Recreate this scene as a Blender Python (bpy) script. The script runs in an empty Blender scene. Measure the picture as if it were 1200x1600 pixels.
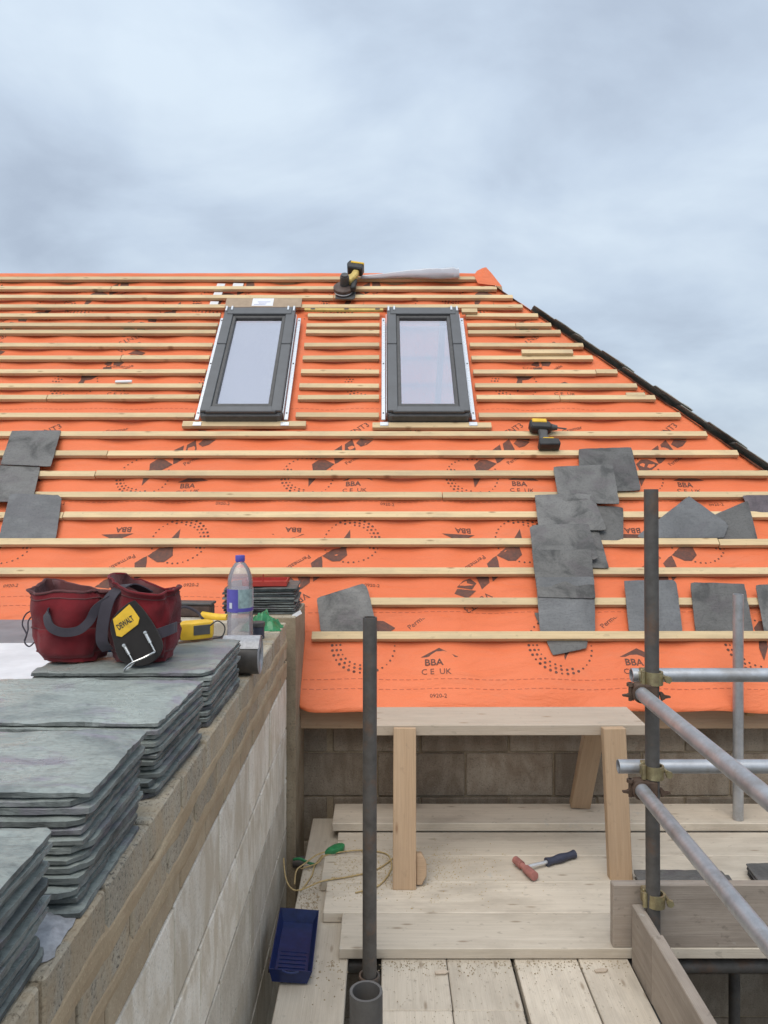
import bpy, bmesh, math, random
from mathutils import Vector, Matrix, noise
R = math.radians
rnd = random.Random(7)
scene = bpy.context.scene
coll = scene.collection

# ------------------------------------------------------------------ camera
cam_d = bpy.data.cameras.new('camera')
cam = bpy.data.objects.new('camera', cam_d); coll.objects.link(cam)
cam.location = (0, 0, 1.70); cam.rotation_euler = (R(90), 0, 0)
cam_d.sensor_fit = 'VERTICAL'; cam_d.sensor_height = 36; cam_d.sensor_width = 27
cam_d.lens = 27.0; cam_d.shift_y = -50 / 1600
cam_d.clip_start = 0.05; cam_d.clip_end = 2000
scene.camera = cam
# ------------------------------------------------------------------ sky
world = bpy.data.worlds.new('World'); scene.world = world; world.use_nodes = True
SUN_EL, SUN_AZ = 58, 200           # degrees; azimuth measured clockwise from +Y
nt = world.node_tree; nt.nodes.clear(); N = nt.nodes.new; L = nt.links.new
wout = N('ShaderNodeOutputWorld'); bg = N('ShaderNodeBackground'); bg.inputs[1].default_value = 0.1
sky = N('ShaderNodeTexSky'); sky.sky_type = 'NISHITA'; sky.sun_disc = False
sky.sun_elevation = R(SUN_EL); sky.sun_rotation = R(SUN_AZ)
tc = N('ShaderNodeTexCoord'); sep = N('ShaderNodeSeparateXYZ'); L(tc.outputs['Generated'], sep.inputs[0])
zz = N('ShaderNodeMath'); zz.operation = 'ABSOLUTE'; L(sep.outputs[2], zz.inputs[0])
den = N('ShaderNodeMath'); den.operation = 'ADD'; L(zz.outputs[0], den.inputs[0]); den.inputs[1].default_value = 0.42
dx = N('ShaderNodeMath'); dx.operation = 'DIVIDE'; L(sep.outputs[0], dx.inputs[0]); L(den.outputs[0], dx.inputs[1])
dy = N('ShaderNodeMath'); dy.operation = 'DIVIDE'; L(sep.outputs[1], dy.inputs[0]); L(den.outputs[0], dy.inputs[1])
cmb = N('ShaderNodeCombineXYZ'); L(dx.outputs[0], cmb.inputs[0]); L(dy.outputs[0], cmb.inputs[1])
mapn = N('ShaderNodeMapping'); L(cmb.outputs[0], mapn.inputs[0])
mapn.inputs['Location'].default_value = (0.4, 2.2, 0.0); mapn.inputs['Scale'].default_value = (1.0, 1.25, 1.0)
n1 = N('ShaderNodeTexNoise'); L(mapn.outputs[0], n1.inputs['Vector'])
n1.inputs['Scale'].default_value = 2.3; n1.inputs['Detail'].default_value = 7; n1.inputs['Roughness'].default_value = 0.52
n1.inputs['Distortion'].default_value = 0.28
cr = N('ShaderNodeValToRGB'); L(n1.outputs['Fac'], cr.inputs[0])
e = cr.color_ramp.elements
e[0].position = 0.30; e[0].color = (0.425, 0.50, 0.61, 1)
e[1].position = 0.66; e[1].color = (0.665, 0.765, 0.865, 1)
m_ = cr.color_ramp.elements.new(0.48); m_.color = (0.545, 0.64, 0.76, 1)
sc10 = N('ShaderNodeVectorMath'); sc10.operation = 'SCALE'; L(cr.outputs[0], sc10.inputs[0]); sc10.inputs['Scale'].default_value = 6.9
mix = N('ShaderNodeMix'); mix.data_type = 'RGBA'; mix.inputs['Factor'].default_value = 0.93
L(sky.outputs[0], mix.inputs['A']); L(sc10.outputs[0], mix.inputs['B'])
# overcast law: the cloud layer is brighter towards the zenith
zl = N('ShaderNodeMath'); zl.operation = 'MULTIPLY_ADD'; L(zz.outputs[0], zl.inputs[0]); zl.inputs[1].default_value = 0.35; zl.inputs[2].default_value = 0.90
ov = N('ShaderNodeVectorMath'); ov.operation = 'SCALE'; L(mix.outputs['Result'], ov.inputs[0]); L(zl.outputs[0], ov.inputs['Scale'])
L(ov.outputs[0], bg.inputs[0]); L(bg.outputs[0], wout.inputs[0])
# ------------------------------------------------------------------ sun behind the cloud
sd = bpy.data.lights.new('sun', 'SUN'); sd.energy = 1.5; sd.angle = R(50); sd.color = (1.0, 0.93, 0.83)
sun = bpy.data.objects.new('sun', sd); coll.objects.link(sun)
sv = Vector((math.sin(R(SUN_AZ)) * math.cos(R(SUN_EL)), math.cos(R(SUN_AZ)) * math.cos(R(SUN_EL)), math.sin(R(SUN_EL))))
sun.rotation_euler = sv.to_track_quat('Z', 'Y').to_euler(); sun.location = sv * 20
# ------------------------------------------------------------------ exposure
vs = scene.view_settings
vs.view_transform = 'Standard'; vs.look = 'None'; vs.exposure = 0.65; vs.gamma = 1.0; vs.use_curve_mapping = False
scene.cycles.use_denoising = True
scene.cycles.max_bounces = 6; scene.cycles.diffuse_bounces = 3; scene.cycles.glossy_bounces = 3; scene.cycles.adaptive_threshold = 0.02; scene.cycles.transparent_max_bounces = 12

# ================================================================== materials
def mat(name, base, rough=0.7, metal=0.0, spec=0.5):
    m = bpy.data.materials.new(name); m.use_nodes = True
    b = m.node_tree.nodes['Principled BSDF']
    b.inputs['Base Color'].default_value = (*base, 1); b.inputs['Roughness'].default_value = rough
    b.inputs['Metallic'].default_value = metal; b.inputs['Specular IOR Level'].default_value = spec
    return m, m.node_tree, b
class G:
    """little node-graph helper"""
    def __init__(s, nt): s.nt = nt
    def n(s, t, **k):
        x = s.nt.nodes.new(t)
        for a, v in k.items(): setattr(x, a, v)
        return x
    def l(s, a, b): s.nt.links.new(a, b)
    def coord(s, scale=(1, 1, 1), kind='Object', rand=0.0):
        t = s.n('ShaderNodeTexCoord'); mp = s.n('ShaderNodeMapping'); mp.inputs['Scale'].default_value = scale
        src = t.outputs[kind]
        if rand:
            oi = s.n('ShaderNodeObjectInfo'); v = s.n('ShaderNodeVectorMath', operation='SCALE')
            c = s.n('ShaderNodeCombineXYZ'); s.l(oi.outputs['Random'], c.inputs[0]); s.l(oi.outputs['Random'], c.inputs[1]); s.l(oi.outputs['Random'], c.inputs[2])
            s.l(c.outputs[0], v.inputs[0]); v.inputs['Scale'].default_value = rand
            a = s.n('ShaderNodeVectorMath', operation='ADD'); s.l(src, a.inputs[0]); s.l(v.outputs[0], a.inputs[1]); src = a.outputs[0]
        s.l(src, mp.inputs[0]); return mp.outputs[0]
    def noise(s, vec, scale, detail=4, rough=0.55, dist=0.0):
        t = s.n('ShaderNodeTexNoise'); s.l(vec, t.inputs['Vector']); t.inputs['Scale'].default_value = scale
        t.inputs['Detail'].default_value = detail; t.inputs['Roughness'].default_value = rough; t.inputs['Distortion'].default_value = dist
        return t.outputs['Fac']
    def ramp(s, fac, stops):
        r = s.n('ShaderNodeValToRGB'); s.l(fac, r.inputs[0]); el = r.color_ramp.elements
        while len(el) < len(stops): el.new(0.5)
        for q, (p, c) in zip(el, stops):
            q.position = p; q.color = (*c, 1) if not isinstance(c, (int, float)) else (c, c, c, 1)
        return r.outputs[0]
    def mix(s, fac, a, b, mode='MIX'):
        x = s.n('ShaderNodeMix', data_type='RGBA', blend_type=mode)
        for sock, v in ((x.inputs['Factor'], fac), (x.inputs['A'], a), (x.inputs['B'], b)):
            if isinstance(v, (int, float)): sock.default_value = v
            elif isinstance(v, tuple): sock.default_value = (*v, 1)
            else: s.l(v, sock)
        return x.outputs['Result']
    def bump(s, bsdf, h, strength=0.3, dist=0.01):
        b = s.n('ShaderNodeBump'); b.inputs['Strength'].default_value = strength; b.inputs['Distance'].default_value = dist
        s.l(h, b.inputs['Height']); s.l(b.outputs[0], bsdf.inputs['Normal'])

def wood(name, light, dark, knot, rough=0.75, grain=1.0, dirt=None, dirt_amt=0.0, var=0.25):
    m, nt, b = mat(name, light, rough, 0, 0.3); g = G(nt)
    v = g.coord((1.2, 1, 1), rand=17.0)
    vs_ = g.coord((0.9, 26, 26), rand=17.0)
    gr = g.noise(vs_, 2.2 * grain, 5, 0.6, 0.6)
    col = g.ramp(gr, [(0.3, dark), (0.68, light)])
    fine = g.noise(g.coord((3, 160, 160), rand=5.0), 2.0, 3)
    col = g.mix(0.35, col, g.ramp(fine, [(0.35, tuple(c * .72 for c in light)), (0.6, light)]))
    # knots
    vo = g.n('ShaderNodeTexVoronoi', voronoi_dimensions='2D'); vo.inputs['Scale'].default_value = 3.1
    vk = g.coord((0.75, 2.6, 0.7), rand=23.0); g.l(vk, vo.inputs['Vector'])
    kf = g.ramp(vo.outputs['Distance'], [(0.02, 0.85), (0.065, 0.0)])
    col = g.mix(kf, col, knot)
    # board to board
    oi = g.n('ShaderNodeObjectInfo'); hv = g.n('ShaderNodeHueSaturation'); g.l(col, hv.inputs['Color'])
    mr = g.n('ShaderNodeMapRange'); g.l(oi.outputs['Random'], mr.inputs['Value']); mr.inputs['To Min'].default_value = 1 - var; mr.inputs['To Max'].default_value = 1 + var * .55
    g.l(mr.outputs[0], hv.inputs['Value']); col = hv.outputs['Color']
    if dirt:
        d = g.noise(g.coord((1.0, 2.2, 2.2), rand=9.0), 3.2, 6, 0.62)
        col = g.mix(g.ramp(d, [(0.46, 0.0), (0.66, dirt_amt)]), col, dirt)
        st = g.noise(g.coord((2, 3, 3), rand=3.0), 14.0, 4, 0.6)
        col = g.mix(g.ramp(st, [(0.62, 0.0), (0.72, dirt_amt * .8)]), col, tuple(c * .6 for c in dirt))
    if dirt_amt > .52:                     # mortar splashes
        col = g.mix(g.ramp(g.noise(g.coord((1, 1, 1), rand=29.0), 7.5, 7, 0.68), [(0.63, 0.0), (0.70, 0.7)]), col, (0.47, 0.45, 0.41))
    g.l(col, b.inputs['Base Color'])
    g.bump(b, g.mix(0.5, gr, fine), 0.45, 0.004)
    return m
M = {}
M['batten'] = wood('batten_pine', (0.70, 0.535, 0.315), (0.57, 0.41, 0.225), (0.30, 0.19, 0.10), 0.7, dirt=(0.30, 0.24, 0.17), dirt_amt=0.35, var=0.16)
M['board'] = wood('scaffold_board_wood', (0.63, 0.56, 0.465), (0.53, 0.465, 0.375), (0.30, 0.235, 0.17), 0.6, dirt=(0.36, 0.31, 0.25), dirt_amt=0.56, var=0.13)
M['toe'] = wood('toe_board_wood', (0.37, 0.315, 0.265), (0.27, 0.22, 0.18), (0.15, 0.11, 0.08), 0.65, dirt=(0.20, 0.165, 0.135), dirt_amt=0.55, var=0.12)
M['bench'] = wood('bench_timber', (0.53, 0.375, 0.245), (0.44, 0.295, 0.18), (0.25, 0.14, 0.075), 0.7, dirt=(0.36, 0.26, 0.18), dirt_amt=0.3, var=0.1)
M['bench_top'] = wood('bench_top_timber', (0.55, 0.46, 0.37), (0.47, 0.38, 0.29), (0.28, 0.18, 0.11), 0.65, dirt=(0.36, 0.30, 0.24), dirt_amt=0.4, var=0.06)
M['rafter'] = wood('rafter_timber', (0.36, 0.24, 0.13), (0.28, 0.18, 0.09), (0.15, 0.09, 0.05), 0.8, var=0.15)

def slate_mat(name, light, dark, purple, rough=(0.32, 0.6), var=0.2):
    m, nt, b = mat(name, light, 0.45, 0, 0.5); g = G(nt)
    v = g.coord((1, 1, 1), rand=31.0)
    a = g.noise(v, 4.5, 7, 0.62, 0.8)
    col = g.ramp(a, [(0.38, dark), (0.50, light), (0.72, tuple(min(1, c * 1.22) for c in light))])
    p = g.noise(g.coord((1.3, 2.6, 1), rand=11.0), 3.0, 5, 0.6, 1.2)
    col = g.mix(g.ramp(p, [(0.54, 0.0), (0.64, 0.75)]), col, purple)
    sp = g.noise(v, 90, 3, 0.6)
    col = g.mix(g.ramp(sp, [(0.35, 0.28), (0.5, 0.0)]), col, tuple(c * .45 for c in dark))
    oi = g.n('ShaderNodeObjectInfo'); hv = g.n('ShaderNodeHueSaturation'); g.l(col, hv.inputs['Color'])
    mr = g.n('ShaderNodeMapRange'); g.l(oi.outputs['Random'], mr.inputs['Value']); mr.inputs['To Min'].default_value = 1 - var; mr.inputs['To Max'].default_value = 1 + var
    g.l(mr.outputs[0], hv.inputs['Value']); g.l(hv.outputs['Color'], b.inputs['Base Color'])
    g.l(g.ramp(a, [(0.35, rough[1]), (0.65, rough[0])]), b.inputs['Roughness'])
    riv = g.noise(g.coord((3, 9, 9), rand=31.0), 5.0, 8, 0.65, 0.5)
    g.bump(b, riv, 0.8, 0.007)
    return m
M['slate'] = slate_mat('green_slate', (0.275, 0.305, 0.285), (0.160, 0.180, 0.176), (0.215, 0.195, 0.240), (0.20, 0.55), 0.16)
M['slate_edge'] = slate_mat('broken_shaded_slate_edge', (0.165, 0.182, 0.174), (0.070, 0.078, 0.076), (0.135, 0.122, 0.145), (0.55, 0.85), 0.35)  # rough broken edges; the shade between stacked slates is darkened into the colour
M['slate_grey'] = slate_mat('grey_slate', (0.118, 0.114, 0.108), (0.058, 0.057, 0.055), (0.100, 0.088, 0.090), (0.4, 0.7), 0.25)
M['slate_plain'] = slate_mat('plain_grey_slate', (0.125, 0.128, 0.132), (0.098, 0.100, 0.104), (0.11, 0.108, 0.115), (0.45, 0.55), 0.06)
M['slate_purple'] = slate_mat('purple_slate', (0.110, 0.085, 0.095), (0.075, 0.060, 0.068), (0.12, 0.075, 0.085), (0.4, 0.6), 0.05)
M['slate_hip'] = slate_mat('weathered_hip_slate', (0.24, 0.235, 0.205), (0.13, 0.13, 0.115), (0.2, 0.16, 0.12), (0.6, 0.85), 0.25)

# orange breather membrane (thin, lets some light through)
m, nt, b = mat('orange_membrane', (0.86, 0.23, 0.11), 0.5, 0, 0.35); g = G(nt)
v = g.coord((1, 1, 1))
big = g.noise(v, 1.3, 4, 0.5); fine = g.noise(v, 260, 2, 0.5); mid = g.noise(g.coord((0.6, 3, 3)), 5, 5, 0.6)
col = g.ramp(big, [(0.3, (0.85, 0.205, 0.078)), (0.7, (0.94, 0.262, 0.108))])
col = g.mix(g.ramp(fine, [(0.3, 0.18), (0.6, 0.0)]), col, (0.70, 0.12, 0.045))
col = g.mix(g.ramp(mid, [(0.60, 0.0), (0.80, 0.22)]), col, (0.52, 0.14, 0.07))
col = g.mix(g.ramp(g.noise(g.coord((0.5, 1.5, 1.5)), 2.6, 8, 0.68), [(0.55, 0.0), (0.75, 0.30)]), col, (0.66, 0.30, 0.19))
g.l(col, b.inputs['Base Color'])
wr = g.noise(g.coord((0.8, 2.4, 2.4)), 5, 7, 0.6, 1.4); g.bump(b, wr, 0.6, 0.02)
tr = g.n('ShaderNodeBsdfTranslucent'); g.l(col, tr.inputs[0]); mx = g.n('ShaderNodeMixShader'); mx.inputs[0].default_value = 0.22
g.l(b.outputs[0], mx.inputs[1]); g.l(tr.outputs[0], mx.inputs[2]); g.l(mx.outputs[0], nt.nodes['Material Output'].inputs[0])
M['membrane'] = m
m2 = m.copy(); m2.name = 'far_orange_membrane'  # same felt, translucency raised so daylight glows stronger behind the right pane
for n_ in m2.node_tree.nodes:
    if n_.type == 'MIX_SHADER': n_.inputs[0].default_value = 0.65
M['membrane_far'] = m2
m, nt, b = mat('membrane_print', (0.20, 0.075, 0.05), 0.6, 0, 0.3); g = G(nt)
ik = g.ramp(g.noise(g.coord(), 60, 4, 0.6), [(0.3, (0.17, 0.062, 0.040)), (0.6, (0.105, 0.050, 0.038))])
g.l(g.mix(g.ramp(g.noise(g.coord(), 5, 7, 0.7), [(0.54, 0.0), (0.78, 0.35)]), ik, (0.62, 0.15, 0.065)), b.inputs['Base Color'])
M['print'] = m
m, nt, b = mat('membrane_print_faint', (0.52, 0.13, 0.065), 0.6, 0, 0.3); M['print_faint'] = m

# masonry
def masonry(name, a, c, speck, stain=None, stain_amt=0.0, rough=0.9, var=0.15, bump=0.6, pits=0.3):
    m, nt, b = mat(name, a, rough, 0, 0.25); g = G(nt)
    v = g.coord((1, 1, 1), rand=13.0)
    col = g.ramp(g.noise(v, 6, 6, 0.65), [(0.35, c), (0.65, a)])
    sp = g.noise(v, 130, 3, 0.7)
    col = g.mix(g.ramp(sp, [(0.34, pits * 1.6), (0.47, 0.0)]), col, speck)
    col = g.mix(g.ramp(g.noise(v, 210, 2, 0.6), [(0.58, 0.0), (0.7, 0.5)]), col, tuple(min(.9, q * 1.35) for q in a))
    if stain:
        col = g.mix(g.ramp(g.noise(g.coord((2.0, 0.8, 0.8), kind='Object', rand=3.0), 5.5, 5, 0.6, 0.9), [(0.40, 0.0), (0.60, stain_amt)]), col, stain)
    oi = g.n('ShaderNodeObjectInfo'); hv = g.n('ShaderNodeHueSaturation'); g.l(col, hv.inputs['Color'])
    mr = g.n('ShaderNodeMapRange'); g.l(oi.outputs['Random'], mr.inputs['Value']); mr.inputs['To Min'].default_value = 1 - var; mr.inputs['To Max'].default_value = 1 + var
    g.l(mr.outputs[0], hv.inputs['Value']); g.l(hv.outputs['Color'], b.inputs['Base Color'])
    h = g.mix(0.5, sp, g.noise(v, 40, 5, 0.7)); g.bump(b, h, bump, 0.006)
    return m
M['brick'] = masonry('damp_concrete_brick', (0.44, 0.395, 0.315), (0.33, 0.29, 0.225), (0.11, 0.10, 0.085), (0.42, 0.32, 0.205), 0.6, 0.85, 0.12, 0.8, 0.6)
M['brick_smooth'] = masonry('damp_smooth_brick', (0.46, 0.375, 0.265), (0.36, 0.285, 0.195), (0.2, 0.16, 0.11), (0.33, 0.25, 0.16), 0.6, 0.8, 0.10, 0.4, 0.15)
M['smear'] = masonry('smeared_mortar', (0.46, 0.365, 0.245), (0.37, 0.285, 0.185), (0.2, 0.16, 0.11), (0.34, 0.25, 0.155), 0.5, 0.85, 0.0, 0.5, 0.15)
M['block'] = masonry('pale_aircrete_block', (0.80, 0.745, 0.65), (0.69, 0.635, 0.545), (0.36, 0.32, 0.26), (0.50, 0.42, 0.31), 0.7, 0.9, 0.08, 0.5)
M['block_damp'] = masonry('damp_aircrete_block', (0.58, 0.535, 0.46), (0.46, 0.415, 0.345), (0.24, 0.21, 0.17), (0.34, 0.285, 0.21), 0.55, 0.85, 0.1, 0.5)
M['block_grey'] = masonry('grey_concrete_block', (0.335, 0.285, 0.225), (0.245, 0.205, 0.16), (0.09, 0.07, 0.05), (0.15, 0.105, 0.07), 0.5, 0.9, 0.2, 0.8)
M['mortar'] = masonry('mortar', (0.40, 0.33, 0.235), (0.31, 0.25, 0.175), (0.12, 0.10, 0.08), (0.19, 0.14, 0.09), 0.5, 0.95, 0.0, 0.9)
M['ground'] = masonry('site_ground', (0.16, 0.145, 0.12), (0.10, 0.09, 0.075), (0.05, 0.045, 0.04), (0.09, 0.085, 0.06), 0.6, 0.95, 0.0, 0.8)
M['sand'] = masonry('mortar_crumbs', (0.40, 0.33, 0.23), (0.30, 0.24, 0.165), (0.16, 0.13, 0.10), None, 0, 0.95, 0.0, 0.8)

# metals and plastics
def metal(name, a, c, rough=(0.35, 0.6), met=0.75, sc=18, rust=None, rust_amt=0.0):
    m, nt, b = mat(name, a, 0.45, met, 0.5); g = G(nt)
    v = g.coord((1, 1, 1), rand=7.0); n_ = g.noise(v, sc, 5, 0.65)
    col = g.ramp(n_, [(0.35, c), (0.65, a)])
    if rust: col = g.mix(g.ramp(g.noise(v, sc * .6, 6, 0.7), [(0.52, 0.0), (0.68, rust_amt)]), col, rust)
    g.l(col, b.inputs['Base Color']); g.l(g.ramp(n_, [(0.3, rough[1]), (0.7, rough[0])]), b.inputs['Roughness'])
    g.bump(b, g.noise(v, sc * 5, 3, 0.6), 0.12, 0.002)
    return m
M['galv'] = metal('galvanised_tube', (0.52, 0.535, 0.56), (0.38, 0.39, 0.41), (0.35, 0.5), 0.65, 12, (0.27, 0.24, 0.21), 0.55)
M['dull_tube'] = metal('weathered_tube', (0.125, 0.118, 0.112), (0.085, 0.078, 0.072), (0.5, 0.75), 0.35, 14, (0.17, 0.10, 0.065), 0.7)
M['coupler'] = metal('zinc_yellow_coupler', (0.44, 0.385, 0.22), (0.27, 0.22, 0.13), (0.35, 0.55), 0.7, 30, (0.16, 0.09, 0.05), 0.5)
M['rust'] = metal('rusty_steel', (0.13, 0.085, 0.06), (0.075, 0.048, 0.035), (0.6, 0.85), 0.3, 30)
M['rail'] = metal('bright_aluminium', (0.80, 0.815, 0.84), (0.66, 0.675, 0.70), (0.22, 0.4), 0.6, 25)
M['steel'] = metal('polished_wire', (0.75, 0.74, 0.72), (0.6, 0.59, 0.57), (0.18, 0.3), 0.95, 25)
M['frame'] = metal('grey_window_cladding', (0.115, 0.117, 0.122), (0.10, 0.102, 0.106), (0.38, 0.5), 0.1, 9)
def plastic(name, c, rough=0.45, var=0.12, spec=0.45, sc=30):
    m, nt, b = mat(name, c, rough, 0, spec); g = G(nt)
    n_ = g.noise(g.coord((1, 1, 1), rand=3.0), sc, 5, 0.6)
    g.l(g.ramp(n_, [(0.3, tuple(q * (1 - var) for q in c)), (0.7, tuple(min(1, q * (1 + var)) for q in c))]), b.inputs['Base Color'])
    g.bump(b, g.noise(g.coord((1, 1, 1)), sc * 6, 2), 0.08, 0.002)
    return m
M['yellow'] = plastic('tool_yellow', (0.72, 0.44, 0.03), 0.45, 0.15)
M['dull_yellow'] = plastic('dusty_yellow', (0.55, 0.40, 0.12), 0.6, 0.2)
M['black'] = plastic('tool_black', (0.028, 0.027, 0.027), 0.5, 0.25)
M['dark_grey'] = plastic('dark_grey_plastic', (0.075, 0.073, 0.072), 0.5, 0.2)
M['brown_black'] = plastic('dusty_black_tool', (0.085, 0.055, 0.045), 0.6, 0.3)
M['blue_tray'] = plastic('navy_plastic', (0.010, 0.020, 0.085), 0.35, 0.3)
M['cap'] = plastic('violet_blue_cap', (0.085, 0.075, 0.36), 0.4, 0.1)
M['label_blue'] = plastic('blue_bottle_label', (0.085, 0.075, 0.34), 0.4, 0.1)
M['label_pale'] = plastic('pale_bottle_label', (0.50, 0.52, 0.60), 0.4, 0.15)
M['label_teal'] = plastic('grey_green_label', (0.24, 0.33, 0.34), 0.4, 0.3, sc=60)
M['red_tray'] = plastic('red_plastic', (0.36, 0.035, 0.025), 0.5, 0.2)
M['green'] = plastic('green_plastic', (0.03, 0.20, 0.075), 0.35, 0.35)
M['navy'] = plastic('dark_navy_rubber', (0.04, 0.045, 0.075), 0.55, 0.2)
M['pink'] = plastic('dusty_red_rubber', (0.34, 0.14, 0.12), 0.6, 0.25)
M['cyan_blue'] = plastic('bright_blue_plastic', (0.03, 0.16, 0.48), 0.35, 0.1)
M['white'] = plastic('white_paper', (0.72, 0.72, 0.74), 0.6, 0.06)
M['print_blue'] = plastic('blue_grey_print', (0.38, 0.40, 0.55), 0.6, 0.2)
M['added_backing'] = plastic('pale_added_backing', (0.62, 0.60, 0.63), 0.8, 0.04)
M['white_board'] = plastic('white_insulation_board', (0.68, 0.68, 0.70), 0.42, 0.12, sc=7)
M['felt'] = plastic('grey_roof_felt', (0.20, 0.20, 0.215), 0.55, 0.2, sc=6)
M['cardboard'] = plastic('brown_hardboard', (0.36, 0.27, 0.19), 0.8, 0.12, sc=20)
M['cord'] = plastic('tan_cord', (0.42, 0.31, 0.15), 0.85, 0.25, sc=80)
M['roll_side'] = plastic('grey_foil_roll_face', (0.33, 0.33, 0.345), 0.35, 0.25, sc=90)
M['roll'] = plastic('dark_flashing_roll', (0.060, 0.054, 0.050), 0.42, 0.3, sc=20)
def cloth(name, a, c, rough=0.9):
    m, nt, b = mat(name, a, rough, 0, 0.2); g = G(nt)
    v = g.coord((1, 1, 1)); n_ = g.noise(v, 9, 6, 0.6)
    col = g.ramp(n_, [(0.32, c), (0.68, a)])
    w = g.n('ShaderNodeTexWave'); g.l(v, w.inputs['Vector']); w.inputs['Scale'].default_value = 260
    g.l(col, b.inputs['Base Color']); b.inputs['Sheen Weight'].default_value = 0.15
    g.bump(b, g.mix(0.25, g.noise(v, 22, 6, 0.6), w.outputs['Fac']), 0.5, 0.006)
    return m
M['red_cloth'] = cloth('red_nylon', (0.205, 0.012, 0.018), (0.095, 0.008, 0.012))
M['red_inner'] = cloth('faded_red_lining', (0.16, 0.055, 0.055), (0.09, 0.035, 0.035))
M['strap'] = cloth('grey_webbing', (0.070, 0.060, 0.075), (0.040, 0.035, 0.045))
M['leather'] = cloth('black_leather', (0.030, 0.026, 0.025), (0.018, 0.016, 0.015), 0.6)
# glass of the roof windows: coated pane, part mirror part clear
m = bpy.data.materials.new('coated_glass'); m.use_nodes = True; nt = m.node_tree; nt.nodes.clear(); g = G(nt)
o_ = g.n('ShaderNodeOutputMaterial'); gl = g.n('ShaderNodeBsdfGlossy'); gl.inputs['Roughness'].default_value = 0.02; gl.inputs[0].default_value = (0.93, 0.89, 0.91, 1)
tp = g.n('ShaderNodeBsdfTransparent'); tp.inputs[0].default_value = (0.92, 0.90, 0.92, 1); mx = g.n('ShaderNodeMixShader'); mx.inputs[0].default_value = 0.64
g.l(tp.outputs[0], mx.inputs[1]); g.l(gl.outputs[0], mx.inputs[2]); g.l(mx.outputs[0], o_.inputs[0]); M['glass'] = m
def clear(name, tint, refl, rough, haze, hazecol):
    m = bpy.data.materials.new(name); m.use_nodes = True; nt = m.node_tree; nt.nodes.clear(); g = G(nt)
    o_ = g.n('ShaderNodeOutputMaterial'); tp = g.n('ShaderNodeBsdfTransparent'); tp.inputs[0].default_value = (*tint, 1)
    gl = g.n('ShaderNodeBsdfGlossy'); gl.inputs['Roughness'].default_value = rough
    df = g.n('ShaderNodeBsdfDiffuse'); df.inputs[0].default_value = (*hazecol, 1)
    fr = g.n('ShaderNodeFresnel'); fr.inputs[0].default_value = refl
    a = g.n('ShaderNodeMixShader'); a.inputs[0].default_value = haze; g.l(tp.outputs[0], a.inputs[1]); g.l(df.outputs[0], a.inputs[2])
    c = g.n('ShaderNodeMixShader'); g.l(fr.outputs[0], c.inputs[0]); g.l(a.outputs[0], c.inputs[1]); g.l(gl.outputs[0], c.inputs[2])
    g.l(c.outputs[0], o_.inputs[0]); return m
M['pet'] = clear('clear_bottle_plastic', (0.93, 0.93, 0.95), 1.40, 0.10, 0.30, (0.78, 0.72, 0.76))
M['water'] = clear('bottle_water', (0.86, 0.90, 0.92), 1.33, 0.02, 0.10, (0.6, 0.62, 0.63))
M['poly'] = clear('dusty_polythene', (0.85, 0.85, 0.88), 1.12, 0.45, 0.66, (0.52, 0.50, 0.53))

# ================================================================== mesh helpers
W = {}
def mesh(name, v, f, sharp=35):
    me = bpy.data.meshes.new(name); me.from_pydata([tuple(p) for p in v], [], f); me.update()
    if sharp is not None:
        me.polygons.foreach_set('use_smooth', [True] * len(me.polygons)); me.set_sharp_from_angle(angle=R(sharp))
    return me
def put(name, me, m=None, parent=None, mtx=None):
    o = bpy.data.objects.new(name, me); coll.objects.link(o)
    if m is not None and me is not None and not me.materials:
        me.materials.append(m)
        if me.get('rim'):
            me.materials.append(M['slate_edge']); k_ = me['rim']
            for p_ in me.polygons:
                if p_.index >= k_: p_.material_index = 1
    mtx = mtx or Matrix(); W[o] = mtx
    if parent: o.parent = parent; o.matrix_parent_inverse = W[parent].inverted()
    o.matrix_basis = mtx
    return o
def obj(name, vf, m, parent=None, mtx=None, sharp=35):
    return put(name, mesh(name, vf[0], vf[1], sharp), m, parent, mtx)
def tag(o, label, cat, group=None):
    o['label'] = label; o['category'] = cat
    if group: o['group'] = group
    return o
def thing(name, label, cat, loc=(0, 0, 0), group=None):
    o = bpy.data.objects.new(name, None); coll.objects.link(o); o.empty_display_size = 0.05
    W[o] = Matrix.Translation(loc); o.matrix_basis = W[o]
    return tag(o, label, cat, group)
def T(x, y, z): return Matrix.Translation((x, y, z))
def rot(a, ax): return Matrix.Rotation(R(a), 4, ax)
def join(*parts):
    V, F = [], []
    for v, f in parts:
        k = len(V); V += [Vector(p) for p in v]; F += [tuple(i + k for i in q) for q in f]
    return V, F
def xf(vf, mtx): return [mtx @ Vector(p) for p in vf[0]], vf[1]
def bx(lx, ly, lz, c=(0, 0, 0)):
    v = [(c[0] + sx * lx / 2, c[1] + sy * ly / 2, c[2] + sz * lz / 2) for sx in (-1, 1) for sy in (-1, 1) for sz in (-1, 1)]
    return v, [(0, 1, 3, 2), (4, 6, 7, 5), (0, 4, 5, 1), (2, 3, 7, 6), (0, 2, 6, 4), (1, 5, 7, 3)]
def bevelled(vf, w, seg=1):
    bm = bmesh.new(); vs_ = [bm.verts.new(p) for p in vf[0]]
    for f in vf[1]: bm.faces.new([vs_[i] for i in f])
    bmesh.ops.recalc_face_normals(bm, faces=bm.faces)
    bmesh.ops.bevel(bm, geom=bm.edges[:], offset=w, segments=seg, affect='EDGES', profile=0.6)
    v = [p.co.copy() for p in bm.verts]; bm.verts.index_update(); f = [tuple(q.index for q in fc.verts) for fc in bm.faces]
    bm.free(); return v, f
BOX = {}
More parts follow.
